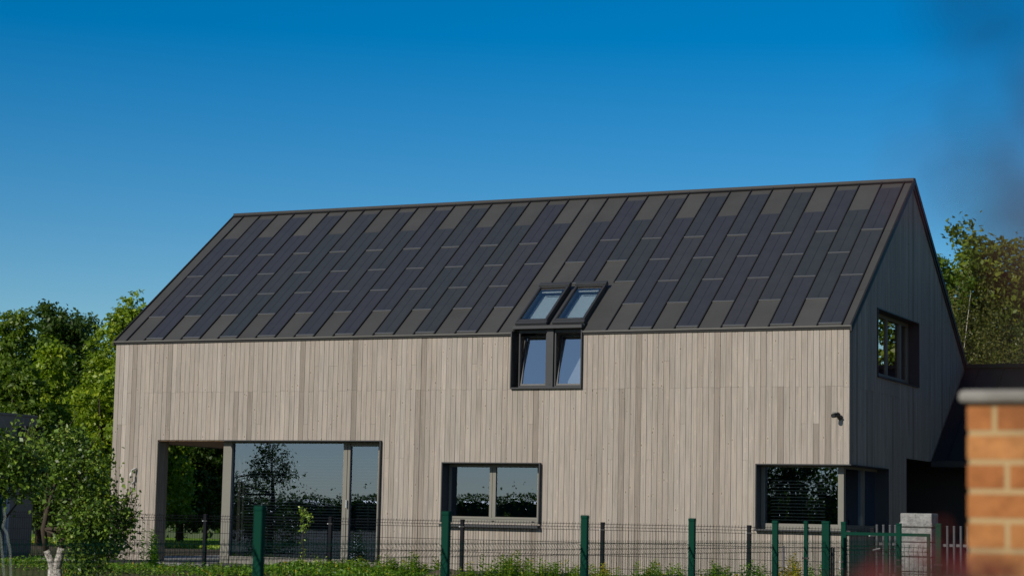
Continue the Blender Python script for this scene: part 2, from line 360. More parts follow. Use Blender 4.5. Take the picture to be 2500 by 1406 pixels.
plank_wall((L, W, 0), (-1, 0, 0), (0, 1, 0), L, lambda u: ZE - .045, [], seed=7).build('wall', [WOOD, WOODD], house)
# interior shell: floors, partitions, loggia lining
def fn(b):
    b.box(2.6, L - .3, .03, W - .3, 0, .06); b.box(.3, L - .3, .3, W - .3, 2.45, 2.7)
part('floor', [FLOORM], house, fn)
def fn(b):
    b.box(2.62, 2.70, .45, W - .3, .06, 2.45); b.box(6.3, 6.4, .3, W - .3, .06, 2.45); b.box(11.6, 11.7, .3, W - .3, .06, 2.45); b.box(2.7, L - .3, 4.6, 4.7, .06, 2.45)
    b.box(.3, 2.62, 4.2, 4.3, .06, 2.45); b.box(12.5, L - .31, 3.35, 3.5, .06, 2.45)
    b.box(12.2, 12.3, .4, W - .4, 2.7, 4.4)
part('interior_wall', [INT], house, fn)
def fn(b):
    b.box(7.2, 7.3, .4, W - .4, 2.7, 4.4); b.box(10.6, 10.7, .4, W - .4, 2.7, 4.4); b.box(7.3, 10.6, 3.3, 3.4, 2.701, 6.4); b.box(7.3, 10.6, .4, 3.3, 2.701, 2.715)
    b.hexa([(DOR[0] - .16, .40, ZE - .02), (DOR[0] - .02, .40, ZE - .02), (DOR[0] - .02, 1.35, ZE + .66), (DOR[0] - .16, 1.35, ZE + .66), (DOR[0] - .16, .40, ZE + .1), (DOR[0] - .02, .40, ZE + .1), (DOR[0] - .02, 1.35, ZE + .8), (DOR[0] - .16, 1.35, ZE + .8)])
part('interior_wall', [WHITE], house, fn)
def fn(b):
    b.box(.29, 2.6, .03, 4.2, 2.30, 2.3185, 0)
part('loggia_ceiling', [SOFFIT], house, fn)
def fn(b):     # boarded loggia jamb
    for k in range(4): b.box(.985, 1.041 - .001 * (k % 2), .004 + k * .09, .088 + k * .09, .08, 2.319, 0, random.uniform(.2, .6))
    for k in range(10): b.box(.004 + .099 * k, .097 + .099 * k, .30, .358, .08, 2.29, 0, random.uniform(.2, .6))
part('jamb', [WOOD], house, fn)
def fn(b): b.box(.02, L - .02, -.012, .0, .0, .075); b.box(L, L + .01, .0, 3.58, .0, .075)
part('plinth', [BLACK], house, fn)

# roof slab, sheets, ribs
sx0, s = .2389, .4124
cosr = 1 / math.sqrt(1 + SL * SL); nrm = Vector((0, -SL * cosr, cosr))
def rp(x, y, h=0.): return Vector((x, y, ZE + SL * y)) + nrm * h
def rbox(b, x0, x1, y0, y1, h0, h1, m=0, t=.5):
    b.hexa([rp(x0, y0, h0), rp(x1, y0, h0), rp(x1, y1, h0), rp(x0, y1, h0), rp(x0, y0, h1), rp(x1, y0, h1), rp(x1, y1, h1), rp(x0, y1, h1)], m, t)
YT = W / 2
seam = lambda i: sx0 + s * i
def fn(b):
    for (x0, x1, y0) in ((-.03, DOR[0], -.02), (DOR[0], DOR[1], 1.12), (DOR[1], L + .03, -.02)):
        rbox(b, x0, x1, y0, YT, -.12, -.012, 0, .5)
    b.hexa([(-.03, YT, ZR - .16), (L + .03, YT, ZR - .16), (L + .03, W + .03, ZE - .18), (-.03, W + .03, ZE - .18), (-.03, YT, ZR - .012), (L + .03, YT, ZR - .012), (L + .03, W + .03, ZE - .03), (-.03, W + .03, ZE - .03)], 0, .5)
    edges = [-.02] + [seam(i) for i in range(35)] + [L + .02]
    for k in range(len(edges) - 1):
        x0, x1 = edges[k] + .001, edges[k + 1] - .001; i = k - 1; tn = random.uniform(.3, .75)
        y0 = -.02
        if 20 <= i <= 22: y0 = 1.30
        if i == 19 or i == 23:
            rbox(b, x0, x1, 1.30, YT - .03, -.012, .0, 0, tn)
            if i == 19: rbox(b, x0, DOR[0] - .01, y0, 1.297, -.012, -.001, 0, tn - .04)
            else: rbox(b, DOR[1] + .01, x1, y0, 1.297, -.012, -.001, 0, tn - .04)
            continue
        if i < 0 or i == 34:
            for (a, c) in ((y0, .9), (.905, 2.5), (2.505, YT - .03)): rbox(b, x0, x1, a, c, -.012, -.0005, 0, tn + random.uniform(-.06, .06))
        else: rbox(b, x0, x1, y0, YT - .03, -.012, 0., 0, tn)
    rbox(b, DOR[0] - .01, DOR[1] + .01, 1.12, 1.296, -.012, -.002, 0, .52); rbox(b, 8.94, 9.10, .19, 1.12, -.10, -.002, 0, .5); rbox(b, DOR[0] - .01, 8.39, .19, 1.12, -.10, -.002, 0, .5); rbox(b, 9.65, DOR[1] + .01, .19, 1.12, -.10, -.002, 0, .5)
    for i in range(35):
        y0 = 1.30 if 20 <= i <= 23 else -.022
        rbox(b, seam(i) - .0085, seam(i) + .0085, y0, YT - .03, -.01, .026, 1)
part('roof', [ROOF, RIB], house, fn)
roof_o = [c for c in house.children if c.name.startswith('roof')][0]
def sub(name, mats, parent, fn, **kw):
    o = part(name, mats, None, fn, **kw); o.parent = parent; return o
def fn(b):
    b.box(-.04, L + .04, YT - .075, YT + .075, ZR - .07, ZR + .018, 0, .6)
sub('ridge_cap', [RIDGE], roof_o, fn, bevel=.006)
sub('ridge_shadow_strip', [RIB], roof_o, lambda b: rbox(b, -.02, L + .02, YT - .106, YT - .078, .0, .03))  # black strip stands for the shadow gap below the ridge cap
def fn(b):
    for (x0, x1) in ((-.035, DOR[0] - .005), (DOR[1] + .005, L + .035)):
        b.box(x0, x1, -.05, .03, ZE - .028, ZE - .004, 0, .5); b.box(x0, x1, -.030, .0, ZE - .06, ZE - .029, 1, .4)  # lower black strip stands for the shadow under the flashing
sub('eave_flashing', [EAVE, RIB], roof_o, fn)
for x0 in (-.05, L + .021):
    def fn(b):
        b.hexa([(x0, -.045, ZE - .10), (x0 + .03, -.045, ZE - .10), (x0 + .03, YT, ZR - .09), (x0, YT, ZR - .09), (x0, -.045, ZE - .0), (x0 + .03, -.045, ZE - .0), (x0 + .03, YT, ZR + .024), (x0, YT, ZR + .024)])
        b.hexa([(x0, YT + .001, ZR - .09), (x0 + .03, YT + .001, ZR - .09), (x0 + .03, W + .03, ZE - .14), (x0, W + .03, ZE - .14), (x0, YT + .001, ZR + .024), (x0 + .03, YT + .001, ZR + .024), (x0 + .03, W + .03, ZE - .02), (x0, W + .03, ZE - .02)])
    sub('verge_trim', [TRIM], roof_o, fn)
# solar panels: one mesh, copied
PW, PH = s - .026, 1.25
ph = PH
def panel_mesh():
    b = MB(); l = ph / cosr
    b.box(-PW / 2, PW / 2, .028, l - .012, .0015, .009, 0); b.box(-PW / 2, PW / 2, .0, .026, .001, .016, 2)
    b.box(-.006, .006, .03, l - .05, .0091, .0097, 1)
    me = bpy.data.meshes.new('solar_panel'); me.from_pydata(b.v, [], b.f); me.polygons.foreach_set('material_index', b.m)
    a = me.attributes.new('tone', 'FLOAT', 'POINT'); a.data.foreach_set('value', b.t)
    for m in (PANEL, PLINE, PEDGE): me.materials.append(m)
    return me
pm = panel_mesh(); rot = math.atan(SL)
for i in range(34):
    A = i % 2 == 0
    if i == 19: st = []
    elif i in (20, 22): st = [1.914]
    elif i in (21, 23): st = [1.30, 2.55]
    else: st = [.672, 1.914] if A else [.035, 1.285, 2.545]
    for y in st:
        o = bpy.data.objects.new('solar_panel', pm); COL.objects.link(o); o.parent = roof_o
        o.location = rp((seam(i) + seam(i + 1)) / 2, y); o.rotation_euler = (rot, 0, 0)

# skylights
def skylight(x0, x1, label):
    e = thing('skylight', None, None); e.parent = house; e['label'] = label
    y0, y1 = .185, 1.15; h0, h1 = -.01, .10
    def fn(b):
        rbox(b, x0, x0 + .036, y0, y1, h0, h1); rbox(b, x1 - .036, x1, y0, y1, h0, h1); rbox(b, x0 + .036, x1 - .036, y0, y0 + .036, h0, h1 - .002); rbox(b, x0 + .036, x1 - .036, y1 - .046, y1, h0, h1 - .002)
    part('frame', [DARKF], e, fn, bevel=.008)
    def fn(b):
        rbox(b, x0 + .037, x0 + .048, y0 + .037, y1 - .047, .06, .093); rbox(b, x1 - .048, x1 - .037, y0 + .037, y1 - .047, .06, .093); rbox(b, x0 + .049, x1 - .049, y0 + .037, y0 + .048, .06, .092); rbox(b, x0 + .049, x1 - .049, y1 - .058, y1 - .047, .06, .092)
    part('sash', [RIB], e, fn)
    def fn(b): rbox(b, x0 + .049, x1 - .049, y0 + .049, y1 - .059, .070, .076)
    part('pane', [GLASSR], e, fn)
    part('cover_cap', [DARKF], e, lambda b: rbox(b, x0 - .012, x1 + .012, y1 - .03, y1 + .05, .045, .125), bevel=.01)
    part('flashing_apron', [DARKF], e, lambda b: rbox(b, x0 - .012, x1 + .012, y0 - .05, y0 + .015, .03, .085), bevel=.008)
    def fn(b): rbox(b, x0 + .10, x1 - .10, y1 - .15, y1 - .13, .045, .06)
    part('vent_bar', [WHITE], e, fn)
    def fn(b): rbox(b, x0 + .055, x1 - .055, y0 + .055, y1 - .07, -.075, -.07)
    part('blind', [PALE], e, fn)  # pale plate added under the glass to lighten the pane
skylight(8.375, 8.955, 'skylight above the tilted window whose pane is all blue'); skylight(9.085, 9.665, 'skylight with its shaded far flank by the roof sheet')

def surround(parent, x0, x1, z0, z1, p, d, mats, th=.018, bottom=.03, top=True):
    def fn(b):
        b.box(x0, x0 + th, -p, d, z0, z1); b.box(x1 - th, x1, -p, d, z0, z1)
        if top: b.box(x0 + th, x1 - th, -p, d, z1 - th, z1)
    return part('surround', mats, parent, fn)
def win(label):
    e = thing('window', None, None); e.parent = house; e['label'] = label; return e

# double casement window
e = win('wide double window in the middle of the ground floor')
surround(e, WIN[0], WIN[1], WIN[2], WIN[3], .07, .32, [DARKF])
def fn(b):
    b.box(7.095, 7.135, .2, .28, .9, 1.925); b.box(8.805, 8.95, .2, .28, .9, 1.925); b.box(7.135, 8.805, .2, .28, 1.868, 1.925); b.box(7.135, 8.805, .2, .28, .90, 1.012); b.box(7.89, 8.01, .198, .281, 1.012, 1.868)
    b.box(7.94, 7.946, .194, .198, 1.0, 1.86, 1); b.box(7.14, 8.80, .1955, .1995, .972, .976, 1)
    for x in (7.945, 8.71): b.box(x, x + .05, .188, .1995, .93, .948, 1)
part('frame', [FRAME, BLACK], e, fn)
for a, c in ((7.136, 7.889), (8.011, 8.804)):
    part('pane', [GLASS], e, lambda b: b.box(a, c, .225, .232, 1.013, 1.867))
def fn(b): b.hexa([(WIN[0], -.11, .855), (WIN[1], -.11, .855), (WIN[1], .2, .885), (WIN[0], .2, .885), (WIN[0], -.11, .872), (WIN[1], -.11, .872), (WIN[1], .2, .899), (WIN[0], .2, .899)]); b.box(WIN[0], WIN[1], -.118, -.11, .83, .873)
part('sill', [DARKF], e, fn)

# glazed wall with blind, narrow door
e = win('floor to ceiling glazing with venetian blind beside the loggia'); e.name = 'glazed_wall'
def fn(b):
    b.box(5.826, 5.843, -.06, .3, .02, 2.32); b.box(2.50, 5.826, -.06, .3, 2.303, 2.32); b.box(2.50, 5.826, -.05, .3, .02, .05)
part('surround', [DARKF], e, fn)
def fn(b):
    b.box(2.39, 2.575, .18, .42, .05, 2.302); b.box(2.575, 5.1, .2, .3, 2.272, 2.302); b.box(2.575, 4.945, .2, .3, .05, .20); b.box(4.945, 5.085, .198, .302, .05, 2.272)
    b.box(5.66, 5.825, .2, .3, .05, 2.302); b.box(5.1, 5.66, .2, .3, 2.222, 2.302); b.box(5.085, 5.66, .2, .3, .05, .165)
    b.box(5.026, 5.034, .192, .198, .06, 2.26, 1)
part('frame', [FRAME, BLACK], e, fn)
part('pane', [GLASS], e, lambda b: b.box(2.576, 4.944, .24, .247, .2, 2.271))
part('pane', [GLASS], e, lambda b: b.box(5.086, 5.659, .24, .247, .166, 2.221))
part('handle', [STEEL], e, lambda b: b.box(5.045, 5.062, .15, .198, 1.12, 1.26))
def fn(b):
    for (x0, x1) in ((2.72, 4.92), (5.12, 5.64)):
        z = .24
        while z < 2.24:
            b.hexa([(x0, .36, z), (x1, .36, z), (x1, .41, z + .012), (x0, .41, z + .012), (x0, .36, z + .0025), (x1, .36, z + .0025), (x1, .41, z + .0145), (x0, .41, z + .0145)]); z += .053
        for x in (x0 + .25, x1 - .25): b.box(x, x + .004, .383, .387, .2, 2.27)
part('blind', [BLIND], e, fn)

# corner window
e = win('dark glazed corner window wrapping on to the gable'); e.name = 'corner_window'
D = .2
def fn(b):
    b.box(CWF[0], CWF[0] + .018, -.06, .3, .9, 1.957); b.box(CWF[0] + .018, L + .05, -.06, .28, 1.94, 1.9575); b.box(L - .26, L + .05, .28, 2.234, 1.94, 1.9575); b.box(L - .3, L + .05, 2.217, 2.2345, .9, 1.94)
part('surround', [DARKF], e, fn)
def fn(b):
    b.box(12.848, 12.905, D, D + .08, .9, 1.94); b.box(12.905, L - .235, D, D + .08, 1.91, 1.94); b.box(12.905, L - .235, D, D + .08, .9, .995); b.box(L - .235, L - .14, D - .02, D + .09, .9, 1.94)
    b.box(L - .23, L - .15, D + .09, 2.217, .9, .99); b.box(L - .23, L - .15, D + .09, 2.217, 1.90, 1.94); b.box(L - .23, L - .15, 1.35, 1.45, .99, 1.90)
    b.box(13.62, 13.67, D - .01, D, .93, .947, 1)
part('frame', [FRAME, BLACK], e, fn)
part('pane', [GLASS], e, lambda b: b.box(12.906, L - .236, D + .03, D + .037, .996, 1.909))
part('pane', [GLASS], e, lambda b: b.box(L - .2, L - .193, D + .091, 2.2165, .991, 1.899))
def fn(b): b.box(CWF[0], L + .05, -.09, .2, .868, .899); b.box(L - .2, L + .06, .2, 2.234, .868, .899)
part('sill', [DARKF], e, fn)
def fn(b):
    z = 1.05
    while z < 1.88: b.hexa([(12.95, .33, z), (L - .5, .33, z), (L - .5, .38, z + .012), (12.95, .38, z + .012), (12.95, .33, z + .0025), (L - .5, .33, z + .0025), (L - .5, .38, z + .0145), (12.95, .38, z + .0145)]); z += .053
part('blind', [BLIND], e, fn)

# gable window
e = win('upper window in the shaded gable wall'); e.name = 'gable_window'
def fn(b):
    b.box(L - .3, L + .02, 1.66, 1.678, 3.478, 4.65); b.box(L - .3, L + .02, 4.412, 4.43, 3.478, 4.65); b.box(L - .3, L + .02, 1.678, 4.412, 4.632, 4.65); b.box(L - .3, L + .03, 1.678, 4.412, 3.478, 3.5)
part('surround', [DARKF], e, fn)
def fn(b):
    x0, x1 = L - .25, L - .18
    for a, c in ((1.68, 1.76), (2.92, 3.01), (3.80, 3.92), (4.33, 4.41)): b.box(x0, x1, a, c, 3.5, 4.632)
    for a, c in ((1.76, 2.92), (3.01, 3.8), (3.92, 4.33)): b.box(x0, x1, a, c, 3.5, 3.6); b.box(x0, x1, a, c, 4.57, 4.632)
part('frame', [FRAME], e, fn)
for a, c in ((1.76, 2.92), (3.01, 3.8), (3.92, 4.33)): part('pane', [GLASSU], e, lambda b: b.box(L - .21, L - .203, a + .001, c - .001, 3.601, 4.569))

# tilted pair under the skylights
e = win('pair of tilted open windows under the two skylights'); e.name = 'eaves_window'
def fn(b):
    b.box(DOR[0], DOR[0] + .018, -.055, .3, 3.215, 4.21); b.box(DOR[1] - .018, DOR[1], -.055, .3, 3.215, 4.21)
    b.box(DOR[0] + .018, DOR[1] - .018, -.055, .25, 3.215, 3.24); b.box(DOR[0] + .02, DOR[1] - .02, -.03, .24, 4.255, 4.31)
part('surround', [DARKF], e, fn)
def fn(b):
    b.box(9.0, 9.12, .06, .22, 3.24, 4.255); b.box(8.45, 9.0, .10, .16, 4.19, 4.25); b.box(9.12, 9.686, .10, .16, 4.19, 4.25)
    b.box(8.45, 8.472, .10, .16, 3.24, 4.19); b.box(8.965, 9.0, .10, .16, 3.24, 4.19); b.box(9.12, 9.155, .10, .16, 3.24, 4.19); b.box(9.66, 9.686, .10, .16, 3.24, 4.19)
    b.box(8.472, 8.965, .10, .16, 3.24, 3.275); b.box(9.155, 9.66, .10, .16, 3.24, 3.275)
    for z in (3.29, 3.95): b.box(9.055, 9.067, .054, .06, z, z + .012, 1)
part('frame', [DARKF, BLACK], e, fn)
th = R(11)
for a, c in ((8.476, 8.962), (9.158, 9.657)):
    T = lambda x, v, n: (x, .12 + v * math.sin(th) + n * math.cos(th), 3.28 + v * math.cos(th) - n * math.sin(th))
    def tb(b, x0, x1, v0, v1, n0, n1, m=0): b.hexa([T(x0, v0, n0), T(x1, v0, n0), T(x1, v0, n1), T(x0, v0, n1), T(x0, v1, n0), T(x1, v1, n0), T(x1, v1, n1), T(x0, v1, n1)], m)
    def fn(b): tb(b, a, a + .03, 0, .9, 0, .05); tb(b, c - .018, c, 0, .9, 0, .05); tb(b, a + .03, c - .018, 0, .03, 0, .05); tb(b, a + .03, c - .018, .87, .9, 0, .05)
    part('sash', [DARKF], e, fn)
    part('pane', [GLASST], e, lambda b: tb(b, a + .03, c - .018, .03, .87, .02, .026))
part('sun_patch', [WHITE], e, lambda b: b.quad([(9.20, .40, 3.26), (9.66, .40, 3.26), (9.66, .40, 4.1)]).quad([(9.20, .42, 3.26), (9.66, .42, 4.1), (9.66, .42, 3.26)]))  # white triangle stands for a sunlit patch behind the right pane

# ---------------------------------------------------------------- annex behind the gable
an = thing('annex', 'black roofed annex in deep shade against the gable end', 'annex')
ya, za = 5.31, 2.2
def fn(b):
    x0, x1 = L + .035, L + 9
    b.hexa([(x0, ya - .02, za - .14), (x1, ya - .02, za - .14), (x1, W, 4.1 - .12), (x0, W, 4.1 - .12), (x0, ya - .02, za), (x1, ya - .02, za), (x1, W, 4.13), (x0, W, 4.13)])
    b.hexa([(x0, W + .001, 4.1 - .12), (x1, W + .001, 4.1 - .12), (x1, W + 3, 2.1), (x0, W + 3, 2.1), (x0, W + .001, 4.13), (x1, W + .001, 4.13), (x1, W + 3, 2.24), (x0, W + 3, 2.24)])
    for k in range(18): 
        x = x0 + .25 + k * .48; b.hexa([(x, ya - .02, za + .001), (x + .02, ya - .02, za + .001), (x + .02, W, 4.131), (x, W, 4.131), (x, ya - .02, za + .03), (x + .02, ya - .02, za + .03), (x + .02, W, 4.16), (x, W, 4.16)])
ro = part('roof', [RIB], an, fn)
sub('ridge_cap', [RIDGE], ro, lambda b: b.box(L + .04, L + 9, W - .08, W + .08, 4.10, 4.175))
sub('gutter', [BLACK], ro, lambda b: b.box(L + .04, L + 9, ya - .14, ya - .021, za - .12, za - .01))
def fn(b): b.box(L + .3, L + 8.9, 6.6, 6.75, 0, 2.9); b.box(L + 8.6, L + 8.9, 5.4, 6.6, 0, 2.05); b.box(11.8, L + .3, 6.6, 6.75, 0, 2.4)
part('wall', [mat('annex_dark_wall', (.035, .035, .037), .8)], an, fn)
def fn(b): b.box(L + .6, L + 1.6, 6.57, 6.598, .05, 2.05); b.box(L + 1.52, L + 1.54, 6.53, 6.57, .95, 1.1)
part('door', [mat('annex_door', (.02, .02, .022), .5)], an, fn)

# ---------------------------------------------------------------- small things on the house
for x, y, lab in ((1.93, 1.35, 'black cylinder downlight under the loggia ceiling, nearer the timber pier'), (2.42, 1.35, 'black cylinder downlight under the loggia ceiling, beside the grey post')):
    t = thing('ceiling_lamp', lab, 'lamp', (x, y, 2.30), 'downlights in the loggia')
    part('lamp_body', [BLACK], t, lambda b: b.tube([(x, y, 2.2995), (x, y, 2.21)], .045, 14)); part('lens', [WHITE], t, lambda b: b.tube([(x, y, 2.2095), (x, y, 2.206)], .036, 14))
t = thing('security_camera', 'small black bullet camera on the corner of the boarded facade', 'camera', (14.22, 0, 2.72))
part('bracket', [BLACK], t, lambda b: b.tube([(14.235, -.004, 2.70), (14.235, -.03, 2.70), (14.215, -.09, 2.725)], [.04, .028, .018], 10))
part('camera_body', [BLACK], t, lambda b: b.tube([(14.235, -.06, 2.745), (14.18, -.21, 2.725)], [.034, .036], 14)); part('sunshade', [mat('camera_grey', (.12, .12, .115), .4)], t, lambda b: b.box(14.165, 14.245, -.2, -.07, 2.77, 2.785))
t = thing('cable_loop', 'white conduit bent in a loop out of the timber boards near the left corner', 'cable', (.56, -.01, 1.5))
part('conduit', [CONDM], t, lambda b: b.tube([(.585, -.0, 1.775), (.575, -.05, 1.772), (.55, -.10, 1.74), (.535, -.12, 1.68), (.54, -.125, 1.60)], .022, 10), smooth=True)
part('conduit_end', [CONDM], t, lambda b: b.tube([(.545, -.0, 1.53), (.54, -.06, 1.50), (.525, -.075, 1.455), (.55, -.07, 1.40)], [.02, .024, .022, .012], 8), smooth=True)

# ---------------------------------------------------------------- fences
def mesh_panel(mb, P0, P1, zt, zb, gap=.05, r=.0026, fold=.035):
    """welded mesh with a folded top: P0,P1 (x,y) ends"""
    A, B = Vector((*P0, 0)), Vector((*P1, 0)); d = (B - A); ln = d.length; d.normalize(); nn = Vector((d.y, -d.x, 0)); Z = Vector((0, 0, 1))
    n = int(ln / gap); prof = [(zt + .028, 0), (zt, 0), (zt - .047, fold), (zt - .094, 0), (zb, 0)]
    for k in range(n + 1):
        p = A + d * (ln * k / n); mb.tube([p + Z * z + nn * o for z, o in prof], r, 3, cap=False)
    zs = [(zt, 0), (zt - .047, fold), (zt - .094, 0)]; z = zt - .294
    while z > zb: zs.append((z, 0)); z -= .2
    for z, o in zs: mb.tube([A + Z * z + nn * (o - .004), B + Z * z + nn * (o - .004)], r * 1.15, 4, cap=False)
def post(parent, x, y, z0, z1, wx, wy, m, clips, capm=STEEL, name='post'):
    p = part(name, [m], parent, lambda b: b.box(x - wx / 2, x + wx / 2, y - wy / 2, y + wy / 2, z0, z1))
    o = sub('cap', [m], p, lambda b: b.box(x - wx / 2 - .004, x + wx / 2 + .004, y - wy / 2 - .004, y + wy / 2 + .004, z1 - .02, z1 + .012), bevel=.008); o.location = (0, 0, 0)
    for z in clips: sub('clip', [capm, BLACK], p, lambda b: b.box(x - wx / 2 - .02, x - wx / 2 + .002, y - wy / 2 - .006, y - wy / 2 + .006, z, z + .016).box(x - wx / 2 + .002, x + wx / 2 + .022, y - wy / 2 - .005, y - wy / 2 - .0005, z, z + .016, 1))
    return p
bf = thing('mesh_fence', 'low black welded mesh fence running along the timber facade', 'fence', (3.43, -1.9, 0))
bx = [-4.1, -1.6, .9, 3.43, 5.94, 8.43, 10.92, 13.36, 15.3]
for i, x in enumerate(bx): post(bf, x, -1.9, -.2, .945, .055, .05, BMET, (.83,))
for i in range(len(bx) - 1):
    mb = MB(); mesh_panel(mb, (bx[i] + .03, -1.87), (bx[i + 1] - .03, -1.87), .925, -.15, r=.0030); mb.build('mesh_panel', [BMET], bf)
gf = thing('mesh_fence', 'green welded mesh fence with capped posts receding towards the gate', 'fence', (16.82, -21.46, -.55))
gy = [-26.48, -23.97, -21.457, -18.949, -16.442, -13.93, -11.489]
gxp = lambda y: 16.82 + (y + 21.457) * .0098
for y in gy: post(gf, gxp(y), y, -.7, .995, .058, .045, GMET, (.40,), BLACK)
ys = gy + [-9.02]
for i in range(len(ys) - 1):
    mb = MB(); mesh_panel(mb, (gxp(ys[i]) - .04, ys[i] + .03), (gxp(ys[i + 1]) - .04, ys[i + 1] - .03), .77, -.6, r=.0026); mb.build('mesh_panel', [GMET], gf)
mb = MB(); mesh_panel(mb, (16.90, -9.0), (16.93, -6.70), .785, -.4, r=.0026); mb.build('mesh_panel', [GMET], gf)
for y, wx in ((-9.037, .055), (-6.665, .055)): post(gf, gxp(y) - .0, y, -.6, 1.005, wx, .045, GMET, (.55, .47), STEEL if y < -8 else BLACK)
post(gf, 16.928, -10.445, -.6, 1.0, .04, .04, GMET, (.6,), BLACK)
ga = thing('gate', 'green garden gate leaf of square tube and mesh between two capped posts', 'gate', (17.0, -9.25, -.3))
post(ga, 16.90, -9.60, -.6, 1.005, .085, .06, GMET, (), name='gate_post')
part('latch', [BLACK], ga, lambda b: b.box(16.945, 16.97, -9.57, -9.5, .25, .72))
def leaf_gate(x0, x1, y):
    f = part('gate_leaf', [GMET], ga, lambda b: b.box(x0, x0 + .035, y, y + .035, -.3, .9).box(x1 - .035, x1, y, y + .035, -.3, .9).box(x0 + .035, x1 - .035, y, y + .035, .865, .9).box(x0 + .035, x1 - .035, y, y + .035, -.3, -.25).box((x0 + x1) / 2 - .018, (x0 + x1) / 2 + .018, y + .001, y + .034, -.25, .865))
    mb = MB(); mesh_panel(mb, (x0 + .03, y + .018), (x1 - .03, y + .018), .74, -.25, r=.003); m = mb.build('mesh_infill', [GMET], None); m.parent = f
    return f
leaf_gate(17.0, 18.0, -9.25)
part('handle', [GREY], ga, lambda b: b.tube([(17.44, -9.25, .72), (17.44, -9.30, .72), (17.36, -9.30, .70)], .012, 6))
post(ga, 18.10, -9.25, -.6, 1.005, .06, .045, GMET, (.55,), BLACK, name='gate_post')
def pickets(label, xs, y):
    t = thing('picket_fence', label, 'fence', (xs[0], y, 0)); 
    part('rail', [GREY], t, lambda b: b.box(xs[0] - .05, xs[-1] + .05, y + .021, y + .05, .25, .29).box(xs[0] - .05, xs[-1] + .05, y + .021, y + .05, .70, .74))
    for x in xs: part('picket', [GREY], t, lambda b: b.tube([(x, y, -.05), (x, y, .985), (x, y, .99), (x, y, 1.005)], [.018, .018, .022, .016], 10))
pickets('short grey picket fence between the green gate and the pale stone pier', [15.369, 15.469, 15.569, 15.65, 15.73], -1.9)
pickets('grey picket fence between the pale stone pier and the brick pillar', [16.33, 16.43, 16.53, 16.63, 16.73, 16.83, 16.93, 17.03, 17.13, 17.23, 17.33], -1.9)
t = thing('stone_pier', 'pale split face stone pier with square courses beside the grey pickets', 'pier', (16.03, -2.0, 0))
def fn(b):
    z = -.1; k = 0
    while z < .98: b.box(15.80 + random.uniform(-.004, .004), 16.27, -2.2, -1.80 - .0, z, z + .205, 0, random.random()); z += .215
    b.box(15.82, 16.25, -2.18, -1.82, -.1, 1.0, 1)
part('shaft', [STONE, BLACK], t, fn, bevel=.012)
part('cap', [STONE], t, lambda b: b.box(15.79, 16.28, -2.21, -1.79, .985, 1.045), bevel=.01)

bp = thing('brick_pillar', 'orange brick garden pillar with a pale rounded concrete cap', 'pillar', (22.8, -26.8, -.55))
def fn(b):
    rr = random.Random(4); x0, x1, y0, y1 = 22.535, 23.045, -27.03, -26.52; z = -.55; k = 0; zt = 1.283; off = [.25, .12, .255, .12, .25, .08]
    zz = zt - .008; j = 0
    while zz > -.55:
        f = [.08, .255, .113, .30, .113, .19][j % 6]; a = x0; first = True
        while a < x1 - .02:
            c = min(a + (f if first else .25), x1); first = False
            b.box(a, c - .014, y0, y0 + .11, zz - .063, zz, 0, rr.random()); a = c
        a = y0 + .12
        while a < y1 - .02:
            c = min(a + .25, y1); b.box(x0, x0 + .1, a, c - .010, zz - .065, zz, 0, rr.random()); b.box(x1 - .11, x1 - .01, a, c - .010, zz - .065, zz, 0, rr.random()); a = c
        zz -= .0775; j += 1
    b.box(x0 + .004, x1 - .014, y0 + .0015, y1 - .01, -.55, zt - .001, 1)
part('shaft', [BRICK, MORTAR], bp, fn)
part('cap', [CONC], bp, lambda b: b.box(22.515, 23.09, -27.055, -26.48, 1.283, 1.319), bevel=.014)

# ---------------------------------------------------------------- shed on the left
sh = thing('shed', 'flat roofed dark grey panelled outbuilding left of the house', 'shed', (-3, .3, 0))
def fn(b):
    x = -2.4
    for k in range(4): b.box(-6, x + (.002 if k % 2 else 0), -1.643 + .6 * k, -1.045 + .6 * k, 0, 2.79, 0, .4 + .1 * (k % 3))
part('wall', [SHED], sh, fn)
part('roof', [SHED], sh, lambda b: b.box(-6.03, -2.38, -1.67, .775, 2.792, 2.83))
part('window_box', [DARKF], sh, lambda b: b.box(-2.39, -2.2, .18, .22, 2.27, 2.60).box(-2.39, -2.2, .70, .74, 2.27, 2.60).box(-2.39, -2.2, .22, .70, 2.575, 2.60).box(-2.39, -2.12, .16, .76, 2.22, 2.269))
part('downpipe', [PIPE], sh, lambda b: b.tube([(-2.33, -.1, 0), (-2.33, -.1, 2.0)], .045, 10))

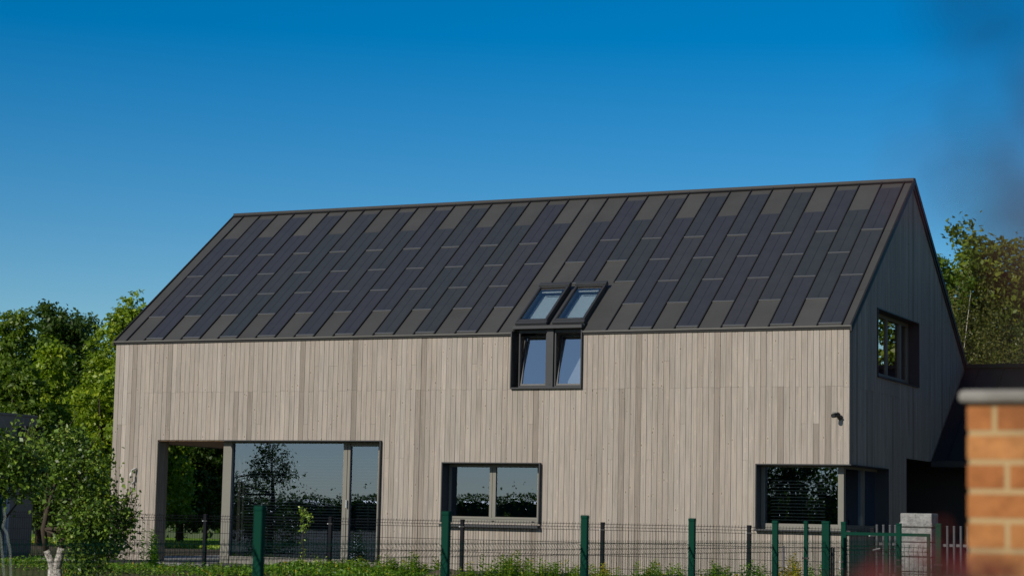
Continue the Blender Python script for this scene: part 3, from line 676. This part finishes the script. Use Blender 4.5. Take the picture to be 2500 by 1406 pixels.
# ---------------------------------------------------------------- trees behind
def at(px, py, d):      # a point d metres along the axis; px,py of the 2500-wide photograph
    return CAM + cf * d + cr * ((px - 1250) / 5084.9 * d) + cu * ((703 - py) / 5084.9 * d)
def bg_tree(px, top, d, wide, label, leafm, name='broadleaf_tree', clumps=1., seed=0, size=.145, n=30, group='trees behind the house', bottom=.5, sig=.11, surf=.62, per=30):
    """billowing crown: many small lobes set on a rough egg, each a shell of leaf clumps"""
    r_ = random.Random(seed); p = at(px, top, d); h = p.z; b = (p.x, p.y, 0); lobes = []
    for k in range(n):
        f = (k + .5) / n; z = bottom + (h - bottom) * (.10 + .80 * f); w = wide * .5 * (1 - abs(f - .38) ** 1.6 * 1.45) * r_.uniform(.55, 1.05)
        a = k * 2.4 + r_.uniform(-.5, .5); rr = wide * r_.uniform(.13, .21) * (1.15 - .4 * f)
        lobes.append(((math.cos(a) * w, math.sin(a) * w * .8, z), (rr, rr, rr * r_.uniform(.85, 1.25))))
    for k in range(5): lobes.append(((r_.gauss(0, wide * .1), r_.gauss(0, wide * .1), h - (h - bottom) * r_.uniform(.05, .16)), (wide * r_.uniform(.07, .11),) * 2 + (wide * r_.uniform(.10, .18),)))
    lobes.append(((0, 0, bottom + (h - bottom) * .45), (wide * .36, wide * .36, (h - bottom) * .36)))
    return tree(name, label, b, h, lobes, leafm, size, 105 * clumps, per, sig, group=group, limbs=9, surf=surf)
bg_tree(20, 752, 63, 3.0, 'olive green tree rising behind the dark grey shed', LEAF_MID, seed=1)
bg_tree(150, 735, 68, 3.6, 'tallest dark green tree in the wood left of the house', LEAF_DARK, seed=2)
bg_tree(205, 760, 72, 2.6, 'narrow dark tree between the tall tree and the lime one', LEAF_DARK, seed=12)
bg_tree(330, 738, 64, 3.6, 'lime green tree touching the left roof edge', LEAF_LIME, seed=3)
bg_tree(120, 815, 59, 1.9, 'bright young lime tree in front of the dark wood', LEAF_LIME, seed=4, clumps=1.1)
bg_tree(255, 905, 57, 2.0, 'rounded yellow green tree beside the left wall corner', LEAF_LIME, seed=5, clumps=1.1)
bg_tree(40, 890, 57, 2.2, 'bushy mid green tree above the shed roof', LEAF_MID, seed=6, clumps=1.1)
bg_tree(455, 900, 70, 3.4, 'dark tree seen through the open loggia', LEAF_DARK, seed=7)
bg_tree(560, 880, 72, 3.6, 'dark tree partly hidden behind the loggia post', LEAF_DARK, seed=8)
bg_tree(402, 1075, 67, 1.7, 'lime bush tree lit at the edge of the loggia view', LEAF_LIME, seed=9, clumps=1.1)
bg_tree(2430, 592, 60, 3.8, 'open crowned walnut tree high above the annex roof', LEAF_OLIVE, 'walnut_tree', seed=21, clumps=.5, size=.18, bottom=2.0, sig=.19, n=24)
bg_tree(2352, 540, 59, 1.5, 'slender walnut crown standing clear of the others', LEAF_OLIVE, 'walnut_tree', seed=26, clumps=.5, size=.18, bottom=3.5, n=12, sig=.17)
bg_tree(2520, 590, 60, 2.6, 'walnut tree cut by the right edge of the picture', LEAF_OLIVE, 'walnut_tree', seed=22, clumps=.5, size=.18, bottom=2., sig=.19)
bg_tree(2310, 618, 58, 2.0, 'dense green tree beside the right gable edge', LEAF_MID, seed=23, clumps=1.1)
bg_tree(2540, 760, 57, 2.2, 'dark bushy tree low at the right edge', LEAF_DARK, seed=24, clumps=1.1)
for x, y, h, lab in ((21.3, 3, 7.5, 'unseen tree added to shade the gable, nearest to the street'), (21.8, 8.5, 8.5, 'unseen tree added to shade the gable, middle one of its row'), (21.3, 14.5, 8.0, 'unseen tree added to shade the gable, deepest in its row')):  # out of view, added to darken the lower gable and porch
    tree('garden_tree', lab, (x, y, 0), h, [((0, 0, h * .62), (1.9, 2.2, h * .32)), ((.3, 1.2, h * .4), (1.6, 1.8, h * .28)), ((.2, -1.2, h * .42), (1.6, 1.8, h * .28)), ((0, 0, h * .2), (1.7, 2.4, h * .18))], LEAF_MID, .22, 26, 24, group='unseen trees added to shade the gable')
# weeping birch
def birch():
    p = at(2372, 640, 54); b = Vector((p.x, p.y, 0)); h = p.z
    o = thing('birch_tree', 'weeping birch with a thin white stem and yellowing leaves', 'tree', b, 'trees behind the house')
    P = []; Nn = []; T = []
    for k in range(330):
        a = rng.uniform(0, 2 * PI); rr = 1.75 * rng.random() ** .5; z1 = h * (1 - .30 * (rr / 1.75) ** 2) - rng.uniform(0, h * .35); ln = rng.uniform(1.2, 3.4)
        m = int(ln * 42); z = z1 - rng.random(m) * ln; ok = z > .5; z = z[ok]; m = len(z)
        P.append(np.stack([b.x + rr * np.cos(a) + rng.normal(size=m) * .06, b.y + rr * np.sin(a) + rng.normal(size=m) * .06, z], 1)); Nn.append(rng.normal(size=(m, 3))); T.append(rng.normal(.45, .2, m))
    P = np.concatenate(P); leaves_mesh('crown', P, np.concatenate(Nn), .085, np.concatenate(T), [LEAF_BIRCH], o)
    mb = MB(); mb.tube([b + Vector((0, -1.2, 0)), b + Vector((.04, -1.5, h * .42)), b + Vector((.08, -1.55, h * .62)), b + Vector((.05, -.3, h * .9))], [.024, .017, .010, .005], 8)
    mb.build('trunk', [BIRCHB], o); mb = MB()
    for k in range(9):
        a = rng.uniform(0, 2 * PI); s_ = b + Vector((.05, -.6, h * rng.uniform(.3, .7))); mb.tube([s_, s_ + Vector((math.cos(a) * .8, math.sin(a) * .8, .7)), s_ + Vector((math.cos(a) * 1.5, math.sin(a) * 1.5, .5))], [.02, .012, .005], 5)
    mb.build('limb', [BARK], o)
birch()

# ---------------------------------------------------------------- apple trees and garden plants in front
def apple(name, label, b, lobes, n_tw, leafn, size, trunk, whips=()):
    o = thing(name, label, 'tree', b, None); b = Vector(b)
    P, Nn, T, CC = crown_points([(tuple(b + Vector(c)), r) for c, r in lobes], 520, leafn, .08, .3, .8, .35)
    tw = MB()
    for k in range(n_tw):                  # whippy shoots with alternate leaves
        c, r = random.choice(lobes); u = Vector((random.gauss(0, 1), random.gauss(0, 1), abs(random.gauss(.9, .6)))).normalized()
        s_ = b + Vector(c) + Vector((u.x * r[0], u.y * r[1], u.z * r[2])) * .8; d = (u + Vector((0, 0, 1.1))).normalized(); ln = random.uniform(.18, .48)
        tw.tube([s_ - u * .15, s_, s_ + d * ln], [.006, .005, .002], 4)
        m = int(ln / .035); f = np.linspace(.15, 1, m)[:, None]; q = np.array(s_) + np.array(d) * ln * f + rng.normal(size=(m, 3)) * .018
        P = np.concatenate([P, q]); Nn = np.concatenate([Nn, rng.normal(size=(m, 3)) + np.array([0, 0, .6])]); T = np.concatenate([T, rng.normal(.75, .15, m)])
    for (a, c) in whips:
        a, c = Vector(a), Vector(c); tw.tube([a, a.lerp(c, .5) + Vector((.01, 0, -.01)), c], [.005, .004, .0015], 4); m = int((c - a).length / .045)
        f = np.linspace(.1, 1, m)[:, None]; q = np.array(a) * (1 - f) + np.array(c) * f + rng.normal(size=(m, 3)) * .022
        P = np.concatenate([P, q]); Nn = np.concatenate([Nn, rng.normal(size=(m, 3)) + np.array([0, 0, .8])]); T = np.concatenate([T, rng.normal(.3, .15, m)])
    leaves_mesh('crown', P, Nn, size * (.65 + .7 * rng.random(len(P))), T, [LEAF_APPLE], o, .6)
    tw.build('shoots', [BARK], o); trunk(o, b, CC)
def trunk1(o, b, CC):
    mb = MB(); d = 27.5; f = at(134, 1388, d); rt = at(151, 1336, d); lt = at(113, 1343, d)
    mb.tube([Vector((f.x, f.y, b.z - .1)), f.lerp(b, .5), f], [.118, .10, .09], 14)
    mb.tube([f - Vector((0, 0, .10)), at(143, 1368, d), rt], [.07, .055, .05], 12); mb.tube([f - Vector((0, 0, .10)), at(124, 1368, d), lt], [.062, .046, .042], 12)
    mb.build('trunk', [LIMEW], o, smooth=True); mb = MB()
    mb.tube([rt - Vector((0, 0, .005)), at(156, 1290, d), at(180, 1220, d), at(200, 1140, d)], [.05, .045, .03, .01], 8)
    mb.tube([lt - Vector((0, 0, .005)), at(106, 1290, d), at(120, 1230, d), at(150, 1130, d)], [.042, .038, .028, .01], 8)
    for k in range(12):
        q = Vector(CC[random.randrange(len(CC))]); s_ = random.choice((at(156, 1290, d), at(106, 1290, d), at(180, 1220, d))); mb.tube([s_, (s_ + q) / 2, q], [.02, .014, .004], 5)
    mb.build('limb', [BARK], o, smooth=True)
b1 = at(138, 1440, 27.5); b1.z = gz(b1.x, b1.y)
def loc(px, py, d, b): return tuple(at(px, py, d) - Vector(b))
apple('apple_tree', 'apple tree with a forked whitewashed trunk before the left house corner', b1,
      [(loc(150, 1120, 27.6, b1), (.30, .30, .26)), (loc(205, 1150, 27.4, b1), (.36, .4, .34)), (loc(160, 1200, 27.7, b1), (.36, .38, .28)), (loc(240, 1240, 27.3, b1), (.36, .4, .30)), (loc(235, 1310, 27.6, b1), (.40, .4, .27)), (loc(180, 1290, 27.2, b1), (.28, .34, .26)), (loc(285, 1285, 27.4, b1), (.22, .3, .16)), (loc(130, 1130, 28, b1), (.2, .2, .2)), (loc(215, 1350, 27.8, b1), (.28, .3, .15)), (loc(262, 1330, 27.5, b1), (.24, .3, .17)), (loc(215, 1385, 27.3, b1), (.24, .3, .14)), (loc(300, 1255, 27.5, b1), (.16, .25, .16)), (loc(120, 1085, 27.9, b1), (.2, .25, .2)), (loc(180, 1080, 27.7, b1), (.24, .25, .2))], 46, 15, .060, trunk1, [(at(285, 1290, 27.5), at(283, 1135, 27.5)), (at(300, 1280, 27.4), at(326, 1150, 27.4)), (at(305, 1275, 27.5), at(345, 1195, 27.5)), (at(290, 1290, 27.3), at(300, 1165, 27.3)), (at(300, 1290, 27.5), at(340, 1232, 27.5)), (at(295, 1300, 27.6), at(325, 1262, 27.6)), (at(160, 1090, 27.6), at(152, 1035, 27.6)), (at(205, 1110, 27.5), at(235, 1062, 27.5))])
def trunk2(o, b, CC):
    mb = MB(); mb.tube([b, b + Vector((.05, 0, .9)), b + Vector((.2, 0, 1.5))], [.08, .06, .03], 8)
    for k in range(10):
        q = Vector(CC[random.randrange(len(CC))]); s_ = b + Vector((.1, 0, random.uniform(.8, 1.4))); mb.tube([s_, (s_ + q) / 2, q], [.025, .016, .004], 5)
    mb.build('trunk', [BARK], o, smooth=True)
b2 = at(-70, 1440, 25); b2.z = gz(b2.x, b2.y)
apple('apple_tree', 'pale leaved apple tree reaching in at the left edge over the shed wall', b2,
      [(loc(20, 1125, 25, b2), (.34, .36, .30)), (loc(62, 1160, 25, b2), (.20, .3, .22)), (loc(-30, 1110, 25, b2), (.4, .4, .34)), (loc(30, 1185, 25.2, b2), (.28, .3, .16)), (loc(-40, 1180, 25, b2), (.4, .4, .26)), (loc(75, 1135, 25.1, b2), (.12, .2, .12))], 34, 15, .062, trunk2)

def shoot(P, Nn, T, S, st, b, h, lean, seed, leafn=None, ls=.075, yel=0.):
    r_ = random.Random(seed); b = Vector(b); top = b + Vector((lean[0], lean[1], h)); st.tube([b - Vector((0, 0, .03)), b.lerp(top, .5) + Vector((r_.uniform(-.01, .01), r_.uniform(-.01, .01), 0)), top], [.005, .004, .002], 4)
    n = leafn or int(h / .016)
    for k in range(n):
        f = .12 + .9 * k / n; p = b.lerp(top, min(f, 1)); a = k * 2.4 + r_.random(); d = Vector((math.cos(a), math.sin(a), .45)); l = ls * (1.1 - .55 * f) * r_.uniform(.7, 1.2)
        P.append(tuple(p + d * l * .5)); Nn.append((-d.x * .5 + r_.gauss(0, .25), -d.y * .5 + r_.gauss(0, .25), 1)); S.append(l); T.append(min(1, r_.gauss(.5, .16) + yel + .2 * f))
def weed_clump(px, top, y, n, label, yel=0., wide=.2, name='weed', group='leafy weeds along the black fence'):
    q = at(px, 1300, 1); d = q - CAM; k = (y - CAM.y) / d.y; x = CAM.x + d.x * k
    q2 = at(px, top, 1) - CAM; h = CAM.z + q2.z * ((y - CAM.y) / q2.y); b = (x, y, gz(x, y))
    o = thing(name, label, 'weed', b, group); P, Nn, T, S, st = [], [], [], [], MB()
    for i in range(int(n * 2.2)):
        hh = (h - b[2]) * (1 if i == 0 else random.uniform(.45, .95)); shoot(P, Nn, T, S, st, (x + random.gauss(0, wide) * (i > 0), y + random.gauss(0, wide) * (i > 0), b[2]), hh, (random.uniform(-.04, .04), random.uniform(-.04, .04)), i + px, ls=.135, yel=yel)
    leaves_mesh('foliage', np.array(P), np.array(Nn), np.array(S), np.array(T), [LEAF_WEED], o, .32, .15); st.build('stem', [LEAF_WEED], o)
WEEDS = [(1010, 1347, 7, 'taller weed left of the second green post', 0), (945, 1353, 8, 'weed tuft at the foot of the narrow door', .05), (985, 1369, 6, 'low yellowish weed by the boarded wall foot', .2), (1062, 1359, 4, 'weed pressed against the second green post', .1), (1262, 1343, 9, 'largest weed under the double window', .05), (1222, 1353, 6, 'weed left of the largest one under the double window', .0), (1300, 1365, 7, 'low weed right of the largest one under the double window', .1), (1380, 1363, 8, 'weed just left of the third green post', .0), (1440, 1376, 4, 'small weed just right of the third green post', .1), (1480, 1375, 5, 'yellow tinged weed by the fourth black post', .25), (1605, 1366, 8, 'weed left of the fourth green post', .05), (1640, 1375, 5, 'sprawling weed close to the fourth green post', .0), (1745, 1369, 9, 'dark weed right of the fourth green post', -.1), (1780, 1381, 5, 'low weed between the fourth green and fifth black posts', .0), (1842, 1369, 7, 'weed hugging the last black post', -.05), (1580, 1383, 4, 'low weed midway along the bare boards', .1), (2010, 1371, 6, 'weed at the foot of the gate post', -.1), (1155, 1371, 5, 'thin weed right of the second green post', .1), (880, 1359, 8, 'grassy weed before the door post', .05), (840, 1363, 7, 'grassy weed beside the second black post', .1)]
for px, top, n, lab, yel in WEEDS: weed_clump(px, top, random.uniform(-2.9, -2.2), n, lab, yel)
weed_clump(1935, 1352, -2.6, 7, 'straw coloured seedy plant beside the thin stake', .55, .07, group=None)
weed_clump(372, 1290, -3.3, 4, 'dark broad leaved sapling before the loggia pier', -.35, .06, 'sapling', None)
t = thing('garden_stake', 'thin violet grey stake tied with white string', 'stake', (13.92, -2.3, 0))
part('rod', [mat('stake_grey', (.10, .09, .14), .6)], t, lambda b: b.tube([(13.99, -2.1, 0), (13.985, -2.1, .66)], .011, 8)); part('string', [WHITE], t, lambda b: b.tube([(13.97, -2.12, .27), (14.0, -2.12, .29), (14.06, -2.14, .37)], .005, 5))

# vine on a stake
def vine():
    y = -3.6; f = lambda px, py: (lambda q: CAM + q * ((y - CAM.y) / q.y))(at(px, py, 1) - CAM)
    path = [f(742, 1400), f(738, 1370), f(742, 1345), f(737, 1318), f(741, 1296), f(752, 1280), f(757, 1262), f(753, 1254), f(744, 1258), f(740, 1248), f(737, 1242)]
    o = thing('climbing_plant', 'twisted leafy climber standing alone before the blind', 'plant', (path[0].x, y, 0))
    mb = MB(); mb.tube([Vector((path[0].x, y, gz(0, y)))] + path, .006, 5); mb.tube([path[4] + Vector((.0, .02, 0)), f(733, 1285), f(735, 1265), f(741, 1256)], .004, 5); mb.build('stem', [BARK], o)
    P = []
    for i in range(4, len(path) - 1):
        for k in range(20): P.append(np.array(path[i].lerp(path[i + 1], random.random())) + rng.normal(size=3) * .028)
    for k in range(30): P.append(np.array(f(736 + random.uniform(-3, 4), random.uniform(1258, 1296))) + rng.normal(size=3) * .025)
    for k in range(24): P.append(np.array(path[random.choice((1, 2, 3))]) + rng.normal(size=3) * .04)
    P.append(np.array(f(734, 1240))); P.append(np.array(f(748, 1241)))
    P = np.array(P); leaves_mesh('foliage', P, rng.normal(size=P.shape) + np.array([0, -.6, .5]), .05, rng.normal(.75, .2, len(P)), [LEAF_APPLE], o, .6)
vine()
def bush(name, label, px, py, y, r, n, leafm, size, tn=.5, group=None):
    q = at(px, py, 1) - CAM; c = CAM + q * ((y - CAM.y) / q.y); o = thing(name, label, 'bush', (c.x, y, gz(c.x, y)), group)
    P, Nn, T, CC = crown_points([(tuple(c), r), ((c.x, c.y, c.z - r[2] * .7), (r[0] * 1.1, r[1] * 1.1, r[2] * .8))], n, 12, .05, .6, .8, .3)
    leaves_mesh('foliage', P, Nn, size * (.7 + .6 * rng.random(len(P))), T + (tn - .45), [leafm], o, .5)
    mb = MB()
    for k in range(8): qq = Vector(CC[random.randrange(len(CC))]); mb.tube([(c.x, c.y, gz(c.x, y)), tuple((Vector((c.x, c.y, c.z - r[2])) + qq) / 2), tuple(qq)], [.008, .006, .002], 4)
    mb.build('stem', [BARK], o)
bush('bush', 'low yellow green bush at the base of the climber', 762, 1385, -3.6, (.30, .25, .19), 170, LEAF_APPLE, .05, .7)
bush('bush', 'small leaved hedge bush before the loggia opening', 560, 1393, -3.9, (.42, .3, .14), 170, LEAF_MID, .045, .6)
bush('bush', 'loose bush at the foot of the boarded loggia pier', 330, 1392, -4.2, (.45, .3, .16), 150, LEAF_APPLE, .05, .55)
bush('bush', 'bush between the loggia pier and first green post', 430, 1396, -4.0, (.40, .3, .13), 150, LEAF_WEED, .05, .6)
bush('bush', 'lush grass green bush under the apple crown', 178, 1392, -5.2, (.16, .2, .22), 190, LEAF_WEED, .06, .45)
bush('bush', 'dry grey green bush right of the first green post', 690, 1398, -4.1, (.22, .25, .10), 170, LEAF_OLIVE, .04, .7)
# ground cover
def cover():
    n = 20000; x = rng.uniform(-4, 16.5, n); y = rng.uniform(-4.2, -2.05, n); dens = .5 + .5 * np.sin(x * 1.7) * np.sin(x * .61 + 1.3)
    hm = .03 + .13 * dens ** 1.5 + .03 * rng.normal(size=n); keep = rng.random(n) < np.where((x > 8.2) & (x < 9.2), .35, .9); grassy = (x > 4.7) & (x < 8.0)
    hm = np.where(grassy, hm + .06, hm)
    z = np.array([gz(a, b) for a, b in zip(x, y)]) + np.abs(hm) * rng.random(n) ** .6 * 1.0
    P = np.stack([x, y, z], 1)[keep]; Nn = rng.normal(size=P.shape) * .8 + np.array([0, -.3, .8]); gsel = grassy[keep]
    sz = np.where(gsel, .09, .06) * (.6 + .8 * rng.random(len(P)))
    tn = rng.normal(.42, .2, len(P)) + np.where(rng.random(len(P)) < .04, .5, 0)
    tag(leaves_mesh('ground_cover', P, Nn, sz, tn, [LEAF_WEED], None, .35), 'low green weeds and grass along the fence foot', 'ground cover', kind='stuff')
cover()
def soil():
    b = MB(); nx, ny = 26, 8; f = lambda i, j: (7.7 + i * .07, -2.9 + j * .08, (.17 * math.exp(-((i - 12) / 6.) ** 2) * math.exp(-((j - 4) / 2.4) ** 2) + random.uniform(0, .018)) - .01)
    V = [[f(i, j) for j in range(ny)] for i in range(nx)]
    for i in range(nx - 1):
        for j in range(ny - 1): b.quad([V[i][j], V[i + 1][j], V[i + 1][j + 1], V[i][j + 1]])
    tag(b.build('soil_heap', [SOIL]), 'small heap of dug soil under the double window', 'soil heap')
soil()

# pale straps hanging by the nearest green post
t = thing('strap', 'pale bent wire strap beside the green post at the left edge', 'strap', at(12, 1300, 10.6))
part('wire', [mat('pale_strap', (.30, .34, .29), .6)], t, lambda b: b.tube([at(9, 1240, 10.6), at(13, 1262, 10.6), at(7, 1285, 10.6), at(17, 1300, 10.6), at(25, 1345, 10.6), at(27, 1420, 10.6)], .0022, 6))
part('wire', [t.children[0].data.materials[0]], t, lambda b: b.tube([at(-4, 1290, 10.6), at(2, 1310, 10.6), at(8, 1380, 10.6), at(11, 1430, 10.6)], .0022, 6))

# ---------------------------------------------------------------- what the windows mirror: the land behind the camera
tree('garden_tree', 'broad tree in the field behind the viewer, mirrored in the blind glazing', (-21.6, -40, -.55), 4.6, [((0, 0, 3.5), (.75, .75, .8)), ((.45, 0, 3.0), (.6, .6, .45)), ((-.5, 0, 3.0), (.5, .5, .5)), ((0, 0, 4.3), (.4, .4, .5)), ((-1.2, 0, 1.6), (1.3, 1.2, 1.2)), ((-2.9, 0, 2.0), (1.5, 1.2, 1.5)), ((-4.6, 0, 1.8), (1.3, 1.2, 1.5)), ((.1, 0, .9), (1.2, 1.2, 1.2))], LEAF_DARK, .13, 60, 26)
tree('garden_tree', 'spreading tree in the next garden, mirrored in the corner window', (5.6, -24, -.55), 5.0, [((0, 0, 2.3), (1.6, 1.5, 1.4)), ((1.1, .3, 1.8), (1.2, 1., 1.2)), ((-1.2, 0, 1.7), (1.4, 1., 1.4)), ((.2, 0, 3.2), (.7, .7, .5)), ((0, -.5, 1.0), (2.2, 1.2, 1.1))], LEAF_DARK, .14, 70, 28)
tree('garden_tree', 'tall tree right of the annex, mirrored in the gable window', (20.2, 25, 0), 8.5, [((0, 0, 6.0), (2.2, 1.8, 2.6)), ((2.4, .5, 5.5), (1.8, 1.5, 2.2)), ((-2.0, .5, 6.2), (1.6, 1.5, 2.2)), ((1.2, .5, 4.0), (1.8, 1.5, 1.8)), ((-1.2, 0, 4.2), (1.5, 1.5, 1.8)), ((-2.5, 2, 3.5), (1.5, 1.5, 2.)), ((0, 0, 2.2), (2.6, 1.8, 1.6))], LEAF_MID, .2, 80, 26)
def treeline(name, label, x0, x1, y0, y1, n, h0, size, spikes):
    x = rng.uniform(x0, x1, n); y = rng.uniform(y0, y1, n)
    hm = h0 + .4 * np.sin(x * .13) + .3 * np.sin(x * .41 + 1) + .25 * np.sin(x * .83); z = -.5 + hm * rng.random(n) ** .7
    sp = rng.random(n) < spikes; z = np.where(sp, hm + rng.random(n) * 1.0, z); x = np.where(sp, np.round(x / 4.7) * 4.7 + rng.normal(size=n) * .25, x)
    P = np.stack([x, y, z], 1); o = leaves_mesh(name, P, rng.normal(size=P.shape) + np.array([0, .6, .3]), size * (.6 + .8 * rng.random(n)), rng.normal(.4, .2, n), [LEAF_DARK], None, .9)
    m = len(o.data.vertices); b = MB(); k = int((x1 - x0) / .5); pr = lambda q: -.5 + .80 * (h0 + .4 * math.sin(q * .13) + .3 * math.sin(q * .41 + 1) + .25 * math.sin(q * .83)) + random.uniform(-.15, .15)
    tp = [(x0 + (x1 - x0) * i / k, pr(x0 + (x1 - x0) * i / k)) for i in range(k + 1)]
    for (xa, za), (xb, zb) in zip(tp, tp[1:]): b.hexa([(xa, y0 + 1.2, -.6), (xb, y0 + 1.2, -.6), (xb, y1 - 1.2, -.6), (xa, y1 - 1.2, -.6), (xa, y0 + 2, za), (xb, y0 + 2, zb), (xb, y1 - 2, zb), (xa, y1 - 2, za)], 0, .1)
    c = b.build(name + '_mass', [LEAF_DARK]); c.parent = o
    tag(o, label, 'wood', kind='stuff')
treeline('far_wood', 'low far-off wood on the horizon behind the viewer', -200, 60, -184, -176, 80000, 4.0, .26, .004)
treeline('far_wood', 'dense dark wood closing the view behind the house trees', -40, 40, 36, 44, 40000, 5.2, .36, .0)

# ---------------------------------------------------------------- red leaved shrub right beside the lens
def red_shrub():
    o = thing('red_shrub', 'red leaved shrub, a soft dark red blur at the right edge', 'shrub', (24.3, -31.9, -.55))
    P = []; st = MB(); tips = []
    base_p = Vector((24.3, -31.9, -.55))
    SZ = []
    def spray(px, py, d, n, spr, lz):
        c = at(px, py, d)
        st.tube([base_p, (base_p + c) / 2 + Vector((.12, 0, .05)), c], [.010, .005, .0015], 5)
        for k in range(n): P.append(np.array(c) + rng.normal(size=3) * spr); SZ.append(lz)
    for a in SPRAYS: spray(*a)
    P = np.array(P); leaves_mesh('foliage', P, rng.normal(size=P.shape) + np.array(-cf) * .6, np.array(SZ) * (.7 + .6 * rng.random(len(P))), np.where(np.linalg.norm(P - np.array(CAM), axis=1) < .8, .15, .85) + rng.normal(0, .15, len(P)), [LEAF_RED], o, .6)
    st.build('stem', [BARK], o)
SPRAYS = [(2590, 110, .45, 5, .012, .024), (2550, 190, .45, 2, .010, .016), (2340, 370, .45, 2, .008, .012), (2420, 410, .45, 3, .010, .015), (2490, 460, .40, 4, .012, .016), (2570, 520, .40, 4, .010, .018), (2440, 800, .42, 2, .018, .010), (2540, 900, .40, 4, .016, .014)]
SPRAYS += [(random.uniform(2060, 2380), random.uniform(1375, 1440), random.uniform(1.2, 1.7), 3, .010, .013) for k in range(18)] + [(random.uniform(2250, 2480), random.uniform(1370, 1440), random.uniform(1.2, 1.6), 4, .012, .015) for k in range(9)]
red_shrub()
